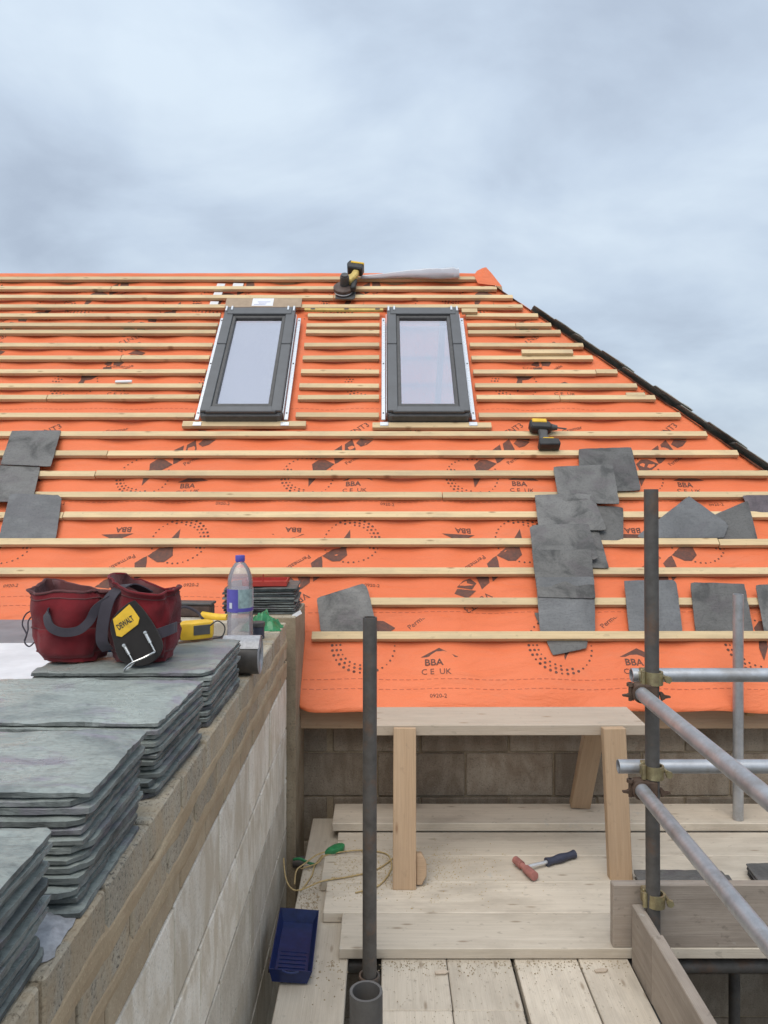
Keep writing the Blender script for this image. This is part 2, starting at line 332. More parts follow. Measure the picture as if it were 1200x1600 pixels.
def box(name, lx, ly, lz, mtx, m, parent=None, bev=0.002):
    k = (round(lx, 3), round(ly, 3), round(lz, 3), m.name, bev)
    if k not in BOX:
        BOX[k] = mesh(name, *(bevelled(bx(lx, ly, lz), bev) if bev else bx(lx, ly, lz)), 30)
    return put(name, BOX[k], m, parent, mtx)
def beam(name, a, b, w, t, m, parent=None, up=(0, 0, 1), bev=0.003):
    """timber from a to b, local x along it, w across, t in the up direction"""
    a, b = Vector(a), Vector(b); x = (b - a).normalized(); z = (Vector(up) - x * x.dot(Vector(up))).normalized(); y = z.cross(x)
    mt = Matrix((x, y, z)).transposed().to_4x4(); mt.translation = (a + b) / 2
    return box(name, (b - a).length, w, t, mt, m, parent, bev)
def cyl(a, b, r, seg=20, r2=None, cap=True):
    a, b = Vector(a), Vector(b); z = (b - a).normalized(); x = z.orthogonal().normalized(); y = z.cross(x); r2 = r if r2 is None else r2
    v = []
    for p, q in ((a, r), (b, r2)):
        v += [p + (x * math.cos(2 * math.pi * i / seg) + y * math.sin(2 * math.pi * i / seg)) * q for i in range(seg)]
    f = [(i, (i + 1) % seg, seg + (i + 1) % seg, seg + i) for i in range(seg)]
    if cap: f += [tuple(range(seg - 1, -1, -1)), tuple(range(seg, 2 * seg))]
    return v, f
def pipe(a, b, r, wall=0.004, seg=24):
    """hollow tube, open at both ends"""
    a, b = Vector(a), Vector(b); z = (b - a).normalized(); x = z.orthogonal().normalized(); y = z.cross(x); v = []
    for p, q in ((a, r), (b, r), (b, r - wall), (a, r - wall)):
        v += [p + (x * math.cos(2 * math.pi * i / seg) + y * math.sin(2 * math.pi * i / seg)) * q for i in range(seg)]
    f = [(k * seg + i, k * seg + (i + 1) % seg, ((k + 1) % 4) * seg + (i + 1) % seg, ((k + 1) % 4) * seg + i) for k in range(4) for i in range(seg)]
    return v, f
def lathe(prof, seg=28, close=True):
    v = []; f = []
    for r_, z_ in prof: v += [(r_ * math.cos(2 * math.pi * i / seg), r_ * math.sin(2 * math.pi * i / seg), z_) for i in range(seg)]
    for k in range(len(prof) - 1):
        f += [(k * seg + i, k * seg + (i + 1) % seg, (k + 1) * seg + (i + 1) % seg, (k + 1) * seg + i) for i in range(seg)]
    if close: f += [tuple(range(seg - 1, -1, -1)), tuple(range((len(prof) - 1) * seg, len(prof) * seg))]
    return v, f
def spline(pts, n=8):
    P = [Vector(p) for p in pts]; out = []
    for i in range(len(P) - 1):
        a = P[max(i - 1, 0)]; b = P[i]; c = P[i + 1]; d = P[min(i + 2, len(P) - 1)]
        for k in range(n):
            t = k / n
            out.append(0.5 * ((2 * b) + (c - a) * t + (2 * a - 5 * b + 4 * c - d) * t * t + (3 * b - a - 3 * c + d) * t ** 3))
    return out + [P[-1]]
def tube(pts, r, seg=8, n=8, smooth=True):
    P = spline(pts, n) if smooth else [Vector(p) for p in pts]; v = []; f = []
    up = Vector((0, 0, 1))
    for i, p in enumerate(P):
        d = (P[min(i + 1, len(P) - 1)] - P[max(i - 1, 0)]).normalized()
        x = d.cross(up); x = d.orthogonal().normalized() if x.length < 1e-3 else x.normalized(); y = x.cross(d)
        rr = r(i / (len(P) - 1)) if callable(r) else r
        v += [p + (x * math.cos(2 * math.pi * k / seg) + y * math.sin(2 * math.pi * k / seg)) * rr for k in range(seg)]
    for i in range(len(P) - 1):
        f += [(i * seg + k, i * seg + (k + 1) % seg, (i + 1) * seg + (k + 1) % seg, (i + 1) * seg + k) for k in range(seg)]
    f += [tuple(range(seg - 1, -1, -1)), tuple(range((len(P) - 1) * seg, len(P) * seg))]
    return v, f
def ribbon(pts, w, t, side, n=8):
    """flat strap along a spline; side = direction of its width"""
    P = spline(pts, n); v = []; f = []; s_ = Vector(side).normalized()
    for i, p in enumerate(P):
        d = (P[min(i + 1, len(P) - 1)] - P[max(i - 1, 0)]).normalized(); s2 = (s_ - d * s_.dot(d)).normalized(); q = d.cross(s2)
        v += [p + s2 * (a * w / 2) + q * (c * t / 2) for a, c in ((-1, -1), (1, -1), (1, 1), (-1, 1))]
    for i in range(len(P) - 1):
        f += [(i * 4 + k, i * 4 + (k + 1) % 4, (i + 1) * 4 + (k + 1) % 4, (i + 1) * 4 + k) for k in range(4)]
    k = (len(P) - 1) * 4
    return v, f + [(3, 2, 1, 0), (k, k + 1, k + 2, k + 3)]
def prism(pts, z0, z1):
    n = len(pts); v = [(x, y, z0) for x, y in pts] + [(x, y, z1) for x, y in pts]
    return v, [tuple(range(n - 1, -1, -1)), tuple(range(n, 2 * n))] + [(i, (i + 1) % n, n + (i + 1) % n, n + i) for i in range(n)]
def fbm(x, y, z=0.0, o=4):
    return noise.fractal(Vector((x, y, z)), 0.9, 2.0, o)
def text_vf(txt, size, bold=0.0):
    c = bpy.data.curves.new('t', 'FONT'); c.body = txt; c.size = size; c.align_x = 'CENTER'; c.align_y = 'CENTER'; c.offset = bold; c.resolution_u = 2
    o = bpy.data.objects.new('t', c); me = bpy.data.meshes.new_from_object(o)
    vf = [v.co.copy() for v in me.vertices], [tuple(p.vertices) for p in me.polygons]
    bpy.data.objects.remove(o); bpy.data.curves.remove(c); bpy.data.meshes.remove(me)
    return vf
def riven(corners, th, nx, ny, seed, rough=0.0025, edge=0.004, chip=0.0):
    """a riven slate on four corners (x,y,z): bl, br, tr, tl; top surface and arrises uneven"""
    bl, br, tr_, tl = [Vector(c) for c in corners]; nrm = (br - bl).cross(tl - bl).normalized(); v = []; f = []
    rr = random.Random(seed); cut = [rr.uniform(0.002, 0.010) * (1 if rr.random() < .8 else 3.0) for _ in range(4)]
    wid = (br - bl).length; hei = (tl - bl).length
    for layer in (1, 0):
        for j in range(ny + 1):
            for i in range(nx + 1):
                u, w_ = i / nx, j / ny
                p = bl * (1 - u) * (1 - w_) + br * u * (1 - w_) + tr_ * u * w_ + tl * (1 - u) * w_
                bord = i in (0, nx) or j in (0, ny)
                ex = (br - bl).normalized(); ey = (tl - bl).normalized()
                du = dv = 0.0
                if i == 0: du += abs(fbm(w_ * 17 + seed, seed * 1.7, layer * .35)) * edge * 1.0
                if i == nx: du -= abs(fbm(w_ * 17 - seed, seed * 2.7, layer * .35)) * edge * 1.0
                if j == 0: dv += abs(fbm(u * 17 + seed * 3, seed * .7, layer * .35)) * edge * 1.0
                if j == ny: dv -= abs(fbm(u * 17 - seed * 3, seed * .3, layer * .35)) * edge * 1.0
                # knocked-off corners
                for q, (cu, cv) in enumerate(((0, 0), (1, 0), (1, 1), (0, 1))):
                    au, av = abs(u - cu) * wid, abs(w_ - cv) * hei
                    if au + av < cut[q] and bord:
                        k = (cut[q] - au - av) / 2
                        du += k * (1 if cu == 0 else -1); dv += k * (1 if cv == 0 else -1)
                p = p + ex * du + ey * dv
                h = fbm(u * wid * 9 + seed * 5, w_ * hei * 16, seed, 5) * rough
                if layer: p = p + nrm * (th + h - (0.0022 + 0.0012 * fbm(u * 11, w_ * 11, seed) if bord else 0))
                else: p = p + nrm * (0.0015 if bord else 0)
                v.append(p)
    n = (nx + 1) * (ny + 1); idx = lambda i, j: j * (nx + 1) + i
    for j in range(ny):
        for i in range(nx):
            a, b_, c, d = idx(i, j), idx(i + 1, j), idx(i + 1, j + 1), idx(i, j + 1)
            f.append((a, b_, c, d)); f.append((n + d, n + c, n + b_, n + a))
    ring = [idx(i, 0) for i in range(nx)] + [idx(nx, j) for j in range(ny)] + [idx(i, ny) for i in range(nx, 0, -1)] + [idx(0, j) for j in range(ny, 0, -1)]
    f += [(ring[k], n + ring[k], n + ring[(k + 1) % len(ring)], ring[(k + 1) % len(ring)]) for k in range(len(ring))]
    f = [tuple(reversed(q)) if 0 else q for q in f]
    return v, f

# ================================================================== the setting
GZ = -2.6
gv = []; gf = []
ng = 40
for j in range(ng + 1):
    for i in range(ng + 1):
        a, c = (i / ng * 2 - 1), (j / ng * 2 - 1)
        x, y = math.copysign(abs(a) ** 3, a) * 600, math.copysign(abs(c) ** 3, c) * 600
        gv.append((x, y, GZ + 0.04 * fbm(x * .6, y * .6)))
gf = [(j * (ng + 1) + i, j * (ng + 1) + i + 1, (j + 1) * (ng + 1) + i + 1, (j + 1) * (ng + 1) + i) for j in range(ng) for i in range(ng)]
o = obj('ground', (gv, gf), M['ground']); o['kind'] = 'structure'

# roof plane: X along the eaves, s up the slope, n out of it
TH = R(46); S, C = math.sin(TH), math.cos(TH); E0, Z0 = 3.65, 0.62; RIDGE = 6.33
SR = (RIDGE - E0) / C; AX = 0.83
def RP(X, s, n=0.0): return Vector((X, E0 + s * C - n * S, Z0 + s * S + n * C))
def RM(X, s, n=0.0, a=0.0):
    m = Matrix(((1, 0, 0), (0, C, -S), (0, S, C))).to_4x4(); m.translation = RP(X, s, n)
    return m @ rot(a, 'Z')
def hipx(s): return AX + (RIDGE - (E0 + s * C))
WIN = [(-1.208, -0.672, 2.03, 3.245), (0.022, 0.566, 2.03, 3.245)]
XL = -4.6
house = thing('house', 'house with steep orange felted roof, timber battens and two roof windows', 'house', (0, 3.9, GZ))

def sag(X, s):
    r_ = 0.5 - 0.5 * math.cos(2 * math.pi * (X + 0.13) / 0.45)
    k = 0.008 * r_ + 0.011 * r_ * (0.5 + fbm(X * 1.7, s * 3.1, 4.0)) + 0.007 * fbm(X * 2.1 + 9, s * 7.0, 1.0)
    lap = 0.0
    for e_ in (0.53, 1.30, 2.18, 2.98):
        if s > e_: lap = 0.0035 * max(0, 1 - (s - e_) / 0.25)
    return -0.030 - max(0.0, k) * 1.0 + lap
def eave_dn(X, s):
    if s > 0.09: return 0.0
    t = (0.09 - s) / 0.09
    return -t * 0.004 + t * 0.010 * math.sin(X * 5.1 + 1.0) + t * 0.006 * math.sin(X * 13.0)
xs = [XL + i * 0.035 for i in range(int((4.0 - XL) / 0.035) + 1)]
for e_ in (-0.425, WIN[0][0], WIN[0][1], WIN[1][0], WIN[1][1]):
    xs[min(range(len(xs)), key=lambda i: abs(xs[i] - e_))] = e_
ss = [-0.004 + i * (SR + 0.004) / 150 for i in range(151)]
for e_ in (0.485, 2.03, 3.245): ss[min(range(151), key=lambda i: abs(ss[i] - e_))] = e_
V = []; F = []; ids = {}
def mv(i, j):
    if (i, j) not in ids:
        s = ss[j]; X = min(xs[i], hipx(s) - 0.005)
        s2 = s
        if X < -0.33 and s < 0.10 and X >= -0.43:          # turned-up lower corner
            d = (-0.33 - X) / 0.095; s2 = s + 0.06 * (1 - math.sqrt(max(0, 1 - d * d))) * (1 - s / 0.10)
        ids[(i, j)] = len(V); V.append(RP(X, s2, sag(X, s) + eave_dn(X, s)))
    return ids[(i, j)]
for j in range(150):
    sm = (ss[j] + ss[j + 1]) / 2
    for i in range(len(xs) - 1):
        xm = (xs[i] + xs[i + 1]) / 2
        if xs[i] >= hipx(ss[j]) - 0.005: continue
        if xm < -0.425 and sm < 0.485: continue
        if any(w[0] < xm < w[1] and w[2] < sm < w[3] for w in WIN): continue
        F.append((mv(i, j), mv(i + 1, j), mv(i + 1, j + 1), mv(i, j + 1)))
membrane = obj('roof_membrane', (V, F), M['membrane'], house, sharp=None)
for p in membrane.data.polygons: p.use_smooth = True
sol = membrane.modifiers.new('thickness', 'SOLIDIFY'); sol.thickness = 0.0012; sol.offset = -1

# ---- print on the membrane (flat ink, follows the sheet)
SHAPES = [
    [(.012, -.084), (.055, -.008), (.062, .048), (.108, .054), (.164, .108), (.103, .149), (.062, .149), (.022, .106), (.030, .055), (.008, -.012)],
    [(.166, .110), (.186, .122), (.224, .160), (.217, .192), (.158, .190), (.160, .150)],
    [(.150, .234), (.186, .205), (.208, .212), (.203, .284)],
    [(.224, .212), (.272, .200), (.294, .240), (.268, .338), (.222, .292)],
    [(.294, .297), (.326, .262), (.366, .282), (.404, .328), (.322, .340)],
    [(.300, .348), (.402, .338), (.420, .372), (.350, .398)],
]
def motif():
    parts = [([(x, y, 0) for x, y in sh], [tuple(range(len(sh)))]) for sh in SHAPES]
    for r_, n_, a0, a1, d in ((.160, 34, 0, 360, .0058), (.138, 30, 150, 290, .0075), (.118, 26, 150, 275, .0060), (.160, 34, 170, 300, .0080)):
        for k in range(n_):
            a = 360 * k / n_
            if a0 <= a <= a1:
                q = d * (1.0 if (k * 7) % 5 else 0.7); cx, cy = r_ * math.cos(R(a)), r_ * math.sin(R(a))
                parts.append(([(cx + q * math.cos(R(60 * t)), cy + q * math.sin(R(60 * t)), 0) for t in range(6)], [tuple(range(6))]))
    parts.append(xf(text_vf('VENT3', .062), T(.30, .425, 0) @ rot(38, 'Z')))
    parts.append(xf(text_vf('Permeable', .040), T(.300, .160, 0) @ rot(38, 'Z')))
    return join(*parts)
def bba():
    tri = [([(-.095, .0, 0), (.095, .0, 0), (.0, .050, 0)], [(0, 1, 2)])]
    tri += [([(-.04, .010, 0.0006), (.05, .010, .0006), (.0, .030, .0006)], [(0, 1, 2)])]
    return join(tri[0], xf(text_vf('BBA', .052, 0.001), T(-.03, -.032, 0))), xf(text_vf('C E  UK', .044), T(-.02, -.085, 0))
MOT = motif(); BB, CE = bba(); TXT = text_vf('Cromar', .045); CODE = text_vf('0920-2', .03)
def ink(name, vf, X, s, a, m=None, clip_lo=-9.0, clip_hi=9.0):
    ca, sa = math.cos(R(a)), math.sin(R(a)); pts = [(X + p[0] * ca - p[1] * sa, s + p[0] * sa + p[1] * ca) for p in vf[0]]
    def ok(f):
        for i in f:
            x, q = pts[i]
            if x > hipx(q) - 0.03 or q > SR - .02 or q < .02 or x < -4 or q < clip_lo or q > clip_hi: return False
            if x < -0.43 and q < 0.5: return False
            if any(w[0] - .03 < x < w[1] + .03 and w[2] - .03 < q < w[3] + .03 for w in WIN): return False
        return True
    F = [f for f in vf[1] if ok(f)]
    if not F: return
    used = sorted({i for f in F for i in f}); mp = {i: k for k, i in enumerate(used)}
    v = [RP(pts[i][0], pts[i][1], sag(*pts[i]) + eave_dn(*pts[i]) + 0.0018 + vf[0][i][2] * 0) for i in used]
    F = [tuple(mp[i] for i in f) for f in F]
    nrm = (v[F[0][1]] - v[F[0][0]]).cross(v[F[0][2]] - v[F[0][1]])
    return obj(name, (v, F), m or M['print'], membrane, sharp=None)
for k in range(-4, 3):
    ink('printed_logo', MOT, 0.80 + k * 0.985, 1.05, 180, clip_lo=.545)
    ink('printed_mark', BB, 0.43 + k * 0.985, 1.10, 180)
    ink('printed_logo', MOT, 0.545 + k * 1.02, 1.565, 0)
    ink('printed_mark', BB, 0.86 + k * 1.02, 1.53, 0); ink('printed_letters', CE, 0.86 + k * 1.02, 1.53, 0)
    ink('printed_logo', MOT, -0.105 + k * 1.005, 0.36, 0, clip_hi=.53)
    ink('printed_mark', BB, 0.28 + k * 1.005, 0.292, 0); ink('printed_letters', CE, 0.28 + k * 1.005, 0.292, 0)
    ink('printed_code', CODE, 0.264 + k * 1.005, 0.075, 0)
    ink('printed_logo', MOT, 0.915 + k * 1.03, 2.47, 0)
    ink('printed_mark', BB, 1.27 + k * 1.03, 2.44, 0); ink('printed_letters', CE, 1.27 + k * 1.03, 2.44, 0)
    ink('printed_logo', MOT, 0.40 + k * 1.0, 3.42, 180); ink('printed_logo', MOT, 0.71 + k * 1.03, 3.50, 0)
    ink('printed_name', TXT, -1.93 + k * 1.0 + 2, 2.665, 0); ink('printed_name', TXT, 0.24 + k * 1.0, 1.995, 20)
    ink('printed_code', CODE, 0.02 + k * .985, 1.33, 0); ink('printed_code', CODE, -1.05 + k * .985, .735, 0)
def dashes(s, x0, x1, L_=.022, gap=.012):
    v = []; f = []; x = x0
    while x < x1:
        k = len(v); v += [(x, s - .0015, 0), (x + L_, s - .0015, 0), (x + L_, s + .0015, 0), (x, s + .0015, 0)]; f.append((k, k + 1, k + 2, k + 3)); x += L_ + gap
    ink('printed_lap_line', (v, f), 0, 0, 0, M['print_faint'])
dashes(.168, -.40, 3.2); dashes(.116, -.40, 3.2); dashes(.56, -.40, 2.8); dashes(.66, -4, -.43); dashes(.60, -4, -.43); dashes(1.35, -4, 2.2); dashes(2.2, -4, 1.5)

# ---- battens, each length of timber a part
BS = [0.4, 0.61, 0.813, 1.017, 1.22, 1.384, 1.562, 1.744, 1.923, 2.106, 2.291, 2.415, 2.572, 2.736, 2.891, 3.052, 3.144, 3.272, 3.395, 3.53, 3.661, 3.805]
BT = 0.026
def batten(x0, x1, s, n=None, w=0.046, a=0.0):
    s0 = s + rnd.uniform(-.003, .003)
    return beam('batten', RP(x0, s0 + a, (-BT / 2 if n is None else n)), RP(x1, s0 - a, (-BT / 2 if n is None else n)), w, BT, M['batten'], house, up=(0, -S, C), bev=0.0015)
SPL = {4: [-1.88], 6: [-1.78], 7: [-1.75], 3: [1.9], 2: [-2.9], 5: [.35], 10: [-2.3, 1.2], 13: [-1.9], 16: [1.0], 19: [-.4], 20: [-2.2], 12: [1.5]}
for i, s in enumerate(BS):
    xe = hipx(s) - rnd.uniform(0.03, 0.10); x0 = XL
    if i == 0: x0 = -0.37
    if i == 1: x0 = -0.30
    segs = [(x0, xe)]
    if 2.04 < s < 3.30: segs = [(x0, -1.262), (-0.588, -0.034), (0.632, xe)]
    for c in SPL.get(i, []):
        segs = [q for a_, b_ in segs for q in ([(a_, c - .002), (c + .002, b_)] if a_ < c < b_ else [(a_, b_)])]
    for a_, b_ in segs: batten(a_, b_, s, a=rnd.uniform(-.003, .003))
batten(-1.327, -0.514, 2.02, w=.05); batten(-0.076, 0.706, 2.008, w=.05)
batten(.997, 1.368, 2.775, n=.013); batten(1.66, 1.79, 2.318, n=-.013)
batten(.60, .72, 3.30, n=.013, w=.05)

# ---- timbers behind the felt and the far slope
for k in range(19):
    X = XL + 0.1 + k * 0.45
    if X > 3.2 or any(w[0] - .03 < X < w[1] + .03 for w in WIN): continue
    st = min(SR, (AX + RIDGE - E0 - X) / C) if X > AX else SR
    lo = 0.03 if X > -.42 else .5
    if st - .1 > lo: beam('rafter', RP(X, lo, -.125), RP(X, st - .08, -.125), .047, .125, M['rafter'], house, up=(0, -S, C))
def RB(X, s, n=0.0): p = RP(X, s, n); return Vector((p.x, 2 * RIDGE - p.y, p.z))
V = []; F = []
for j in range(21):
    for i in range(31):
        s = SR * j / 20; X = XL + (hipx(s) - XL) * i / 30
        V.append(RB(X, s, -.03 - .006 * fbm(X * 2, s * 3)))
F = [(j * 31 + i + 1, j * 31 + i, (j + 1) * 31 + i, (j + 1) * 31 + i + 1) for j in range(20) for i in range(30)]
o = obj('rear_membrane', (V, F), M['membrane_far'], house, sharp=None)
for k in range(14):
    X = XL + .15 + k * .45
    if X < AX + .5: beam('rafter', RB(X, .05, -.10), RB(X, SR - .08, -.10), .047, .125, M['rafter'], house, up=(0, S, C))
for k in range(12):
    s = .35 + k * .3; beam('batten', RB(XL, s, -.015), RB(hipx(s) - .08, s, -.015), .046, .026, M['batten'], house, up=(0, S, C))
box('ridge_board', 5.3, .04, .15, T(-1.85, RIDGE, Z0 + SR * S - .14), M['rafter'], house)
V = [(XL, E0, Z0), (XL, 2 * RIDGE - E0, Z0), (XL, RIDGE, Z0 + SR * S)]; obj('gable', (V, [(0, 1, 2)]), M['block_grey'], house, sharp=None)
box('ceiling_floor', 8.2, 5.0, .1, T(-.55, 6.45, Z0 - .2), M['rafter'], house)
# capping strip of felt over the ridge and the loose flap at the hip
V = []; F = []
n_ = 70
for i in range(n_ + 1):
    X = XL + (AX - .02 - XL) * i / n_; w = .004 * fbm(X * 3, 2)
    V += [RP(X, SR - .055, -.006 + w), RP(X, SR - .005, .006 + w * .6), Vector((X, RIDGE + .01, Z0 + SR * S + .012 + w)), RB(X, SR - .10, .0 + w)]
for i in range(n_): F += [(i * 4 + k, (i + 1) * 4 + k, (i + 1) * 4 + k + 1, i * 4 + k + 1) for k in range(3)]
obj('ridge_strip', (V, F), M['membrane'], house, sharp=None)
fl = [RP(.76, SR - .15, .008), RP(.95, SR - .20, .010), RP(.885, SR - .02, .02), RP(.845, SR + .070, .025), RP(.81, SR + .030, .04), RP(.765, SR + .02, .02), RP(.74, SR - .02, .005), RP(.82, SR - .05, .04)]
obj('loose_felt_flap', (fl, [(0, 1, 7), (1, 2, 7), (2, 3, 4, 7), (4, 5, 7), (5, 6, 7), (6, 0, 7)]), M['membrane'], house, sharp=None)

# ---- the hip: slates of the neighbouring slope overlapping the hip line
HD = Vector((1, -1, -math.tan(TH))).normalized(); HN = Vector((S, 0, C)); HA = Vector((AX, RIDGE, Z0 + SR * S))
V = [HA - HN * .03, Vector((AX + RIDGE - E0, E0, Z0)) - HN * .03, Vector((AX + RIDGE - E0, 2 * RIDGE - E0, Z0)) - HN * .03]
obj('hip_slope', (V, [(0, 1, 2)]), M['slate_hip'], house, sharp=None)
HL = (Vector((AX + RIDGE - E0, E0, Z0)) - HA).length; DY = Vector((0, 1, 0)); DU = Vector((-C, 0, S))
q = 0.58; k = 0
while q < HL - .1:
    ln = rnd.uniform(.20, .27); p0 = HA + HD * q; p1 = HA + HD * (q + ln * 1.45)
    e0 = -0.030 + rnd.uniform(-.012, .012); lift = .002 + .010 * (k % 2) + rnd.uniform(0, .004)
    out = Vector((0, -1, 0))
    a = p1 + out * -e0 * -1 + HN * (lift + .012); b_ = p0 + out * .03 + HN * (lift)
    c1 = a + DY * rnd.uniform(.24, .3); c0 = b_ + DY * rnd.uniform(.24, .3)
    a = a + out * .02
    obj('hip_slate', riven([a, c1, c0, b_], .009, 6, 6, 200 + k, .002, .014), M['slate_hip'], house, sharp=25)
    q += ln; k += 1
# the timber under the hip slates
beam('hip_rafter', HA + HD * .25 - Vector((0, 0, .20)), HA + HD * (HL - .15) - Vector((0, 0, .20)), .05, .12, M['rafter'], house)

# ---- roof windows
def window(wx0, wx1, s0, s1, label, added_backing):
    w = wx1 - wx0; h = s1 - s0; cx = (wx0 + wx1) / 2; cs = (s0 + s1) / 2
    win = obj('roof_window', bevelled(bx(w - .02, .05, .10), .004), M['frame'], house, RM(cx, s0 + .035, .0)); win['label'] = label
    def part(nm, lx, ly, lz, X, s, n, m=M['frame'], bev=.004): return box(nm, lx, ly, lz, RM(X, s, n), m, win, bev)
    for sx in (-1, 1):
        part('frame_side', .030, h - .04, .13, cx + sx * (w / 2 - .016), cs, -.01)
        part('side_cover', .068, h * .60, .022, cx + sx * (w / 2 - .035), s0 + .03 + h * .30, .067)
        part('side_cover', .069, h * .385, .025, cx + sx * (w / 2 - .035), s0 + .04 + h * .79, .066)
        part('sash_side', .026, h - .15, .035, cx + sx * (w / 2 - .082), cs - .01, .052, M['dark_grey'])
        # aluminium fixing rails beside the frame
        part('fixing_rail', .026, h - .05, .010, cx + sx * (w / 2 + .026), cs - .015, .012, M['rail'], .002)
        part('rail_upstand', .004, h - .08, .055, cx + sx * (w / 2 + .006), cs, .022, M['rail'], 0)
        part('corner_bracket', .055, .035, .004, cx + sx * (w / 2 + .02), s0 - .020, .004, M['rail'], .001)
        part('top_clip', .014, .05, .012, cx + sx * (w / 2 - .055), s1 - .012, .086, M['rail'], .002)
        part('top_clip', .014, .06, .012, cx + sx * (w / 2 - .012), s1 - .012, .082, M['rail'], .002)
        for q in (.06, .5, .94): obj('rail_screw', cyl((0, 0, 0), (0, 0, .003), .0055, 10), M['dark_grey'], win, RM(cx + sx * (w / 2 + .026), s0 + h * q, .017))
    part('bottom_cover', w - .075, .055, .024, cx, s0 + .050, .064)
    part('bottom_rail', w - .15, .030, .040, cx, s0 + .095, .050, M['dark_grey'])
    part('bottom_lip', w - .06, .012, .060, cx, s0 + .012, .020, M['dark_grey'])
    part('top_hood', w - .05, .085, .045, cx, s1 - .038, .062)
    part('sash_top', w - .15, .030, .034, cx, s1 - .095, .050, M['dark_grey'])
    pane = part('pane', w - .175, h - .20, .008, cx, cs - .002, .046, M['glass'], 0)
    part('reflection_bar', w - .19, .012, .006, cx, s1 - .185, .036, M['white'], .001)  # white bar standing in for the sash frame's reflection in the glass
    if added_backing: part('added_backing', w - .17, h - .2, .002, cx, cs, .012, M['added_backing'], 0)  # unseen pale sheet added under the glass to give an even grey reflection
    return win
window(*WIN[0], 'left roof window with plain grey sky reflection', True)
window(*WIN[1], 'right roof window with pinkish bars showing in the glass', False)

# ---- eaves timber and the block wall below
box('wall_plate', 4.2, .047, .105, T(1.62, 3.80, .53), M['bench'], house)
wall = box('house_wall', 5.6, .16, 3.05, T(2.35, 4.005, -1.09), M['mortar'], house, 0)
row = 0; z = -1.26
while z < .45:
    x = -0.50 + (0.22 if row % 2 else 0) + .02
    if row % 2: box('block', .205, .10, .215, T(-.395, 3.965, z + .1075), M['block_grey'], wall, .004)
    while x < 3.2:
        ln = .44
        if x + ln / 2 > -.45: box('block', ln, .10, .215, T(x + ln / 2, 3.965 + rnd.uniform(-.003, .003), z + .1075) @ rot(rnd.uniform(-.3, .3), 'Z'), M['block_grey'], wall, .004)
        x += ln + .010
    z += .225; row += 1

# ================================================================== the long block wall on the left
WT = 1.055; WX = -0.44
lw = thing('block_wall', 'long pale block wall topped with damp brown brick courses and stacked slates', 'wall', (WX - .1, 1.9, GZ))
def mcore(name, x0, x1, y0, y1, z0, z1, m=M['mortar']): return box(name, x1 - x0, y1 - y0, z1 - z0, T((x0 + x1) / 2, (y0 + y1) / 2, (z0 + z1) / 2), m, lw, 0)
core = mcore('mortar_core', WX - .215, WX - .006, -.6, 3.468, GZ, WT - .006)
z = WT; Y1 = 3.47
LY = rot(90, 'Z')
for c in range(3):                      # brick courses, on face and seen from above
    zt = z - c * .085
    y = Y1 - (.112 if c % 2 else 0)
    if c % 2: box('brick', .10, .105, .076, T(WX - .0525, Y1 - .05, zt - .038) @ LY, M['brick'], core, .004)
    while y > -.5:
        ox = rnd.uniform(-.002, .003)
        box('brick', .216, .105, .076, T(WX - .0525 + ox, y - .108, zt - .038 + rnd.uniform(-.0015, .0015)) @ LY @ rot(rnd.uniform(-.5, .5), 'Z'), M['brick'] if c < 2 else M['brick_smooth'], core, .004)
        if c == 0: box('brick', .216, .103, .076, T(WX - .164, y - .10, zt - .039 + rnd.uniform(-.002, .001)) @ LY, M['brick'], core, .004)
        y -= .226
z = WT - 3 * .085 + .002
for c in range(12):
    zt = z - c * .225
    if zt < -.45: break
    y = 3.40 - (.225 if c % 2 else 0) + .01
    if 1: box('block', Y1 - y - .01, .10, .215, T(WX - .05, (Y1 + y + .01) / 2 - .005, zt - .1075) @ LY, M['block'] if c < 3 else M['block_damp'], core, .003)
    while y > -.5:
        m_ = M['block'] if c < 2 or (c == 2 and rnd.random() < .35) else M['block_damp']
        box('block', .440, .10, .215, T(WX - .05 + rnd.uniform(-.0015, .0015), y - .22, zt - .1075) @ LY @ rot(rnd.uniform(-.2, .2), 'Z'), m_, core, .003)
        y -= .45
# mortar smeared along the bed joints of the brick courses
for q, (zc, hw) in enumerate(((WT - .088, .032), (WT - .176, .034))):
    V = []; F = []; n_ = 340
    for i in range(n_ + 1):
        y = -.5 + (Y1 - .01 + .5) * i / n_
        up = hw * (.75 + .95 * fbm(y * 3.1 + q * 7, q, 0, 5)); dn = hw * (.8 + .95 * fbm(y * 2.7 - q * 5, q + 3, 0, 5))
        for t in (1, .55, 0, -.55, -1):
            zz_ = zc + (up if t > 0 else dn) * t; V.append((WX + .0005 + .0042 * (1 - t * t) + .0012 * fbm(y * 14, t * 2, q) - (.004 if abs(t) == 1 else 0), y, zz_))
    for i in range(n_): F += [(i * 5 + k, i * 5 + k + 1, (i + 1) * 5 + k + 1, (i + 1) * 5 + k) for k in range(4)]
    obj('mortar_smear', (V, F), M['smear'], core, None, None)
# pier at the far end, a narrow slot before it
pier = mcore('pier_core', -.70, -.408, 3.545, 3.96, GZ, 1.062)
mcore('slot_back', -.655, -.52, 3.468, 3.545, GZ, .98)
for k in range(4): box('block', .40, .288, .215, T(-.553, 3.752, 1.068 - .1075 - k * .225) @ LY, M['brick'] if k == 0 else M['block'], pier, .004)
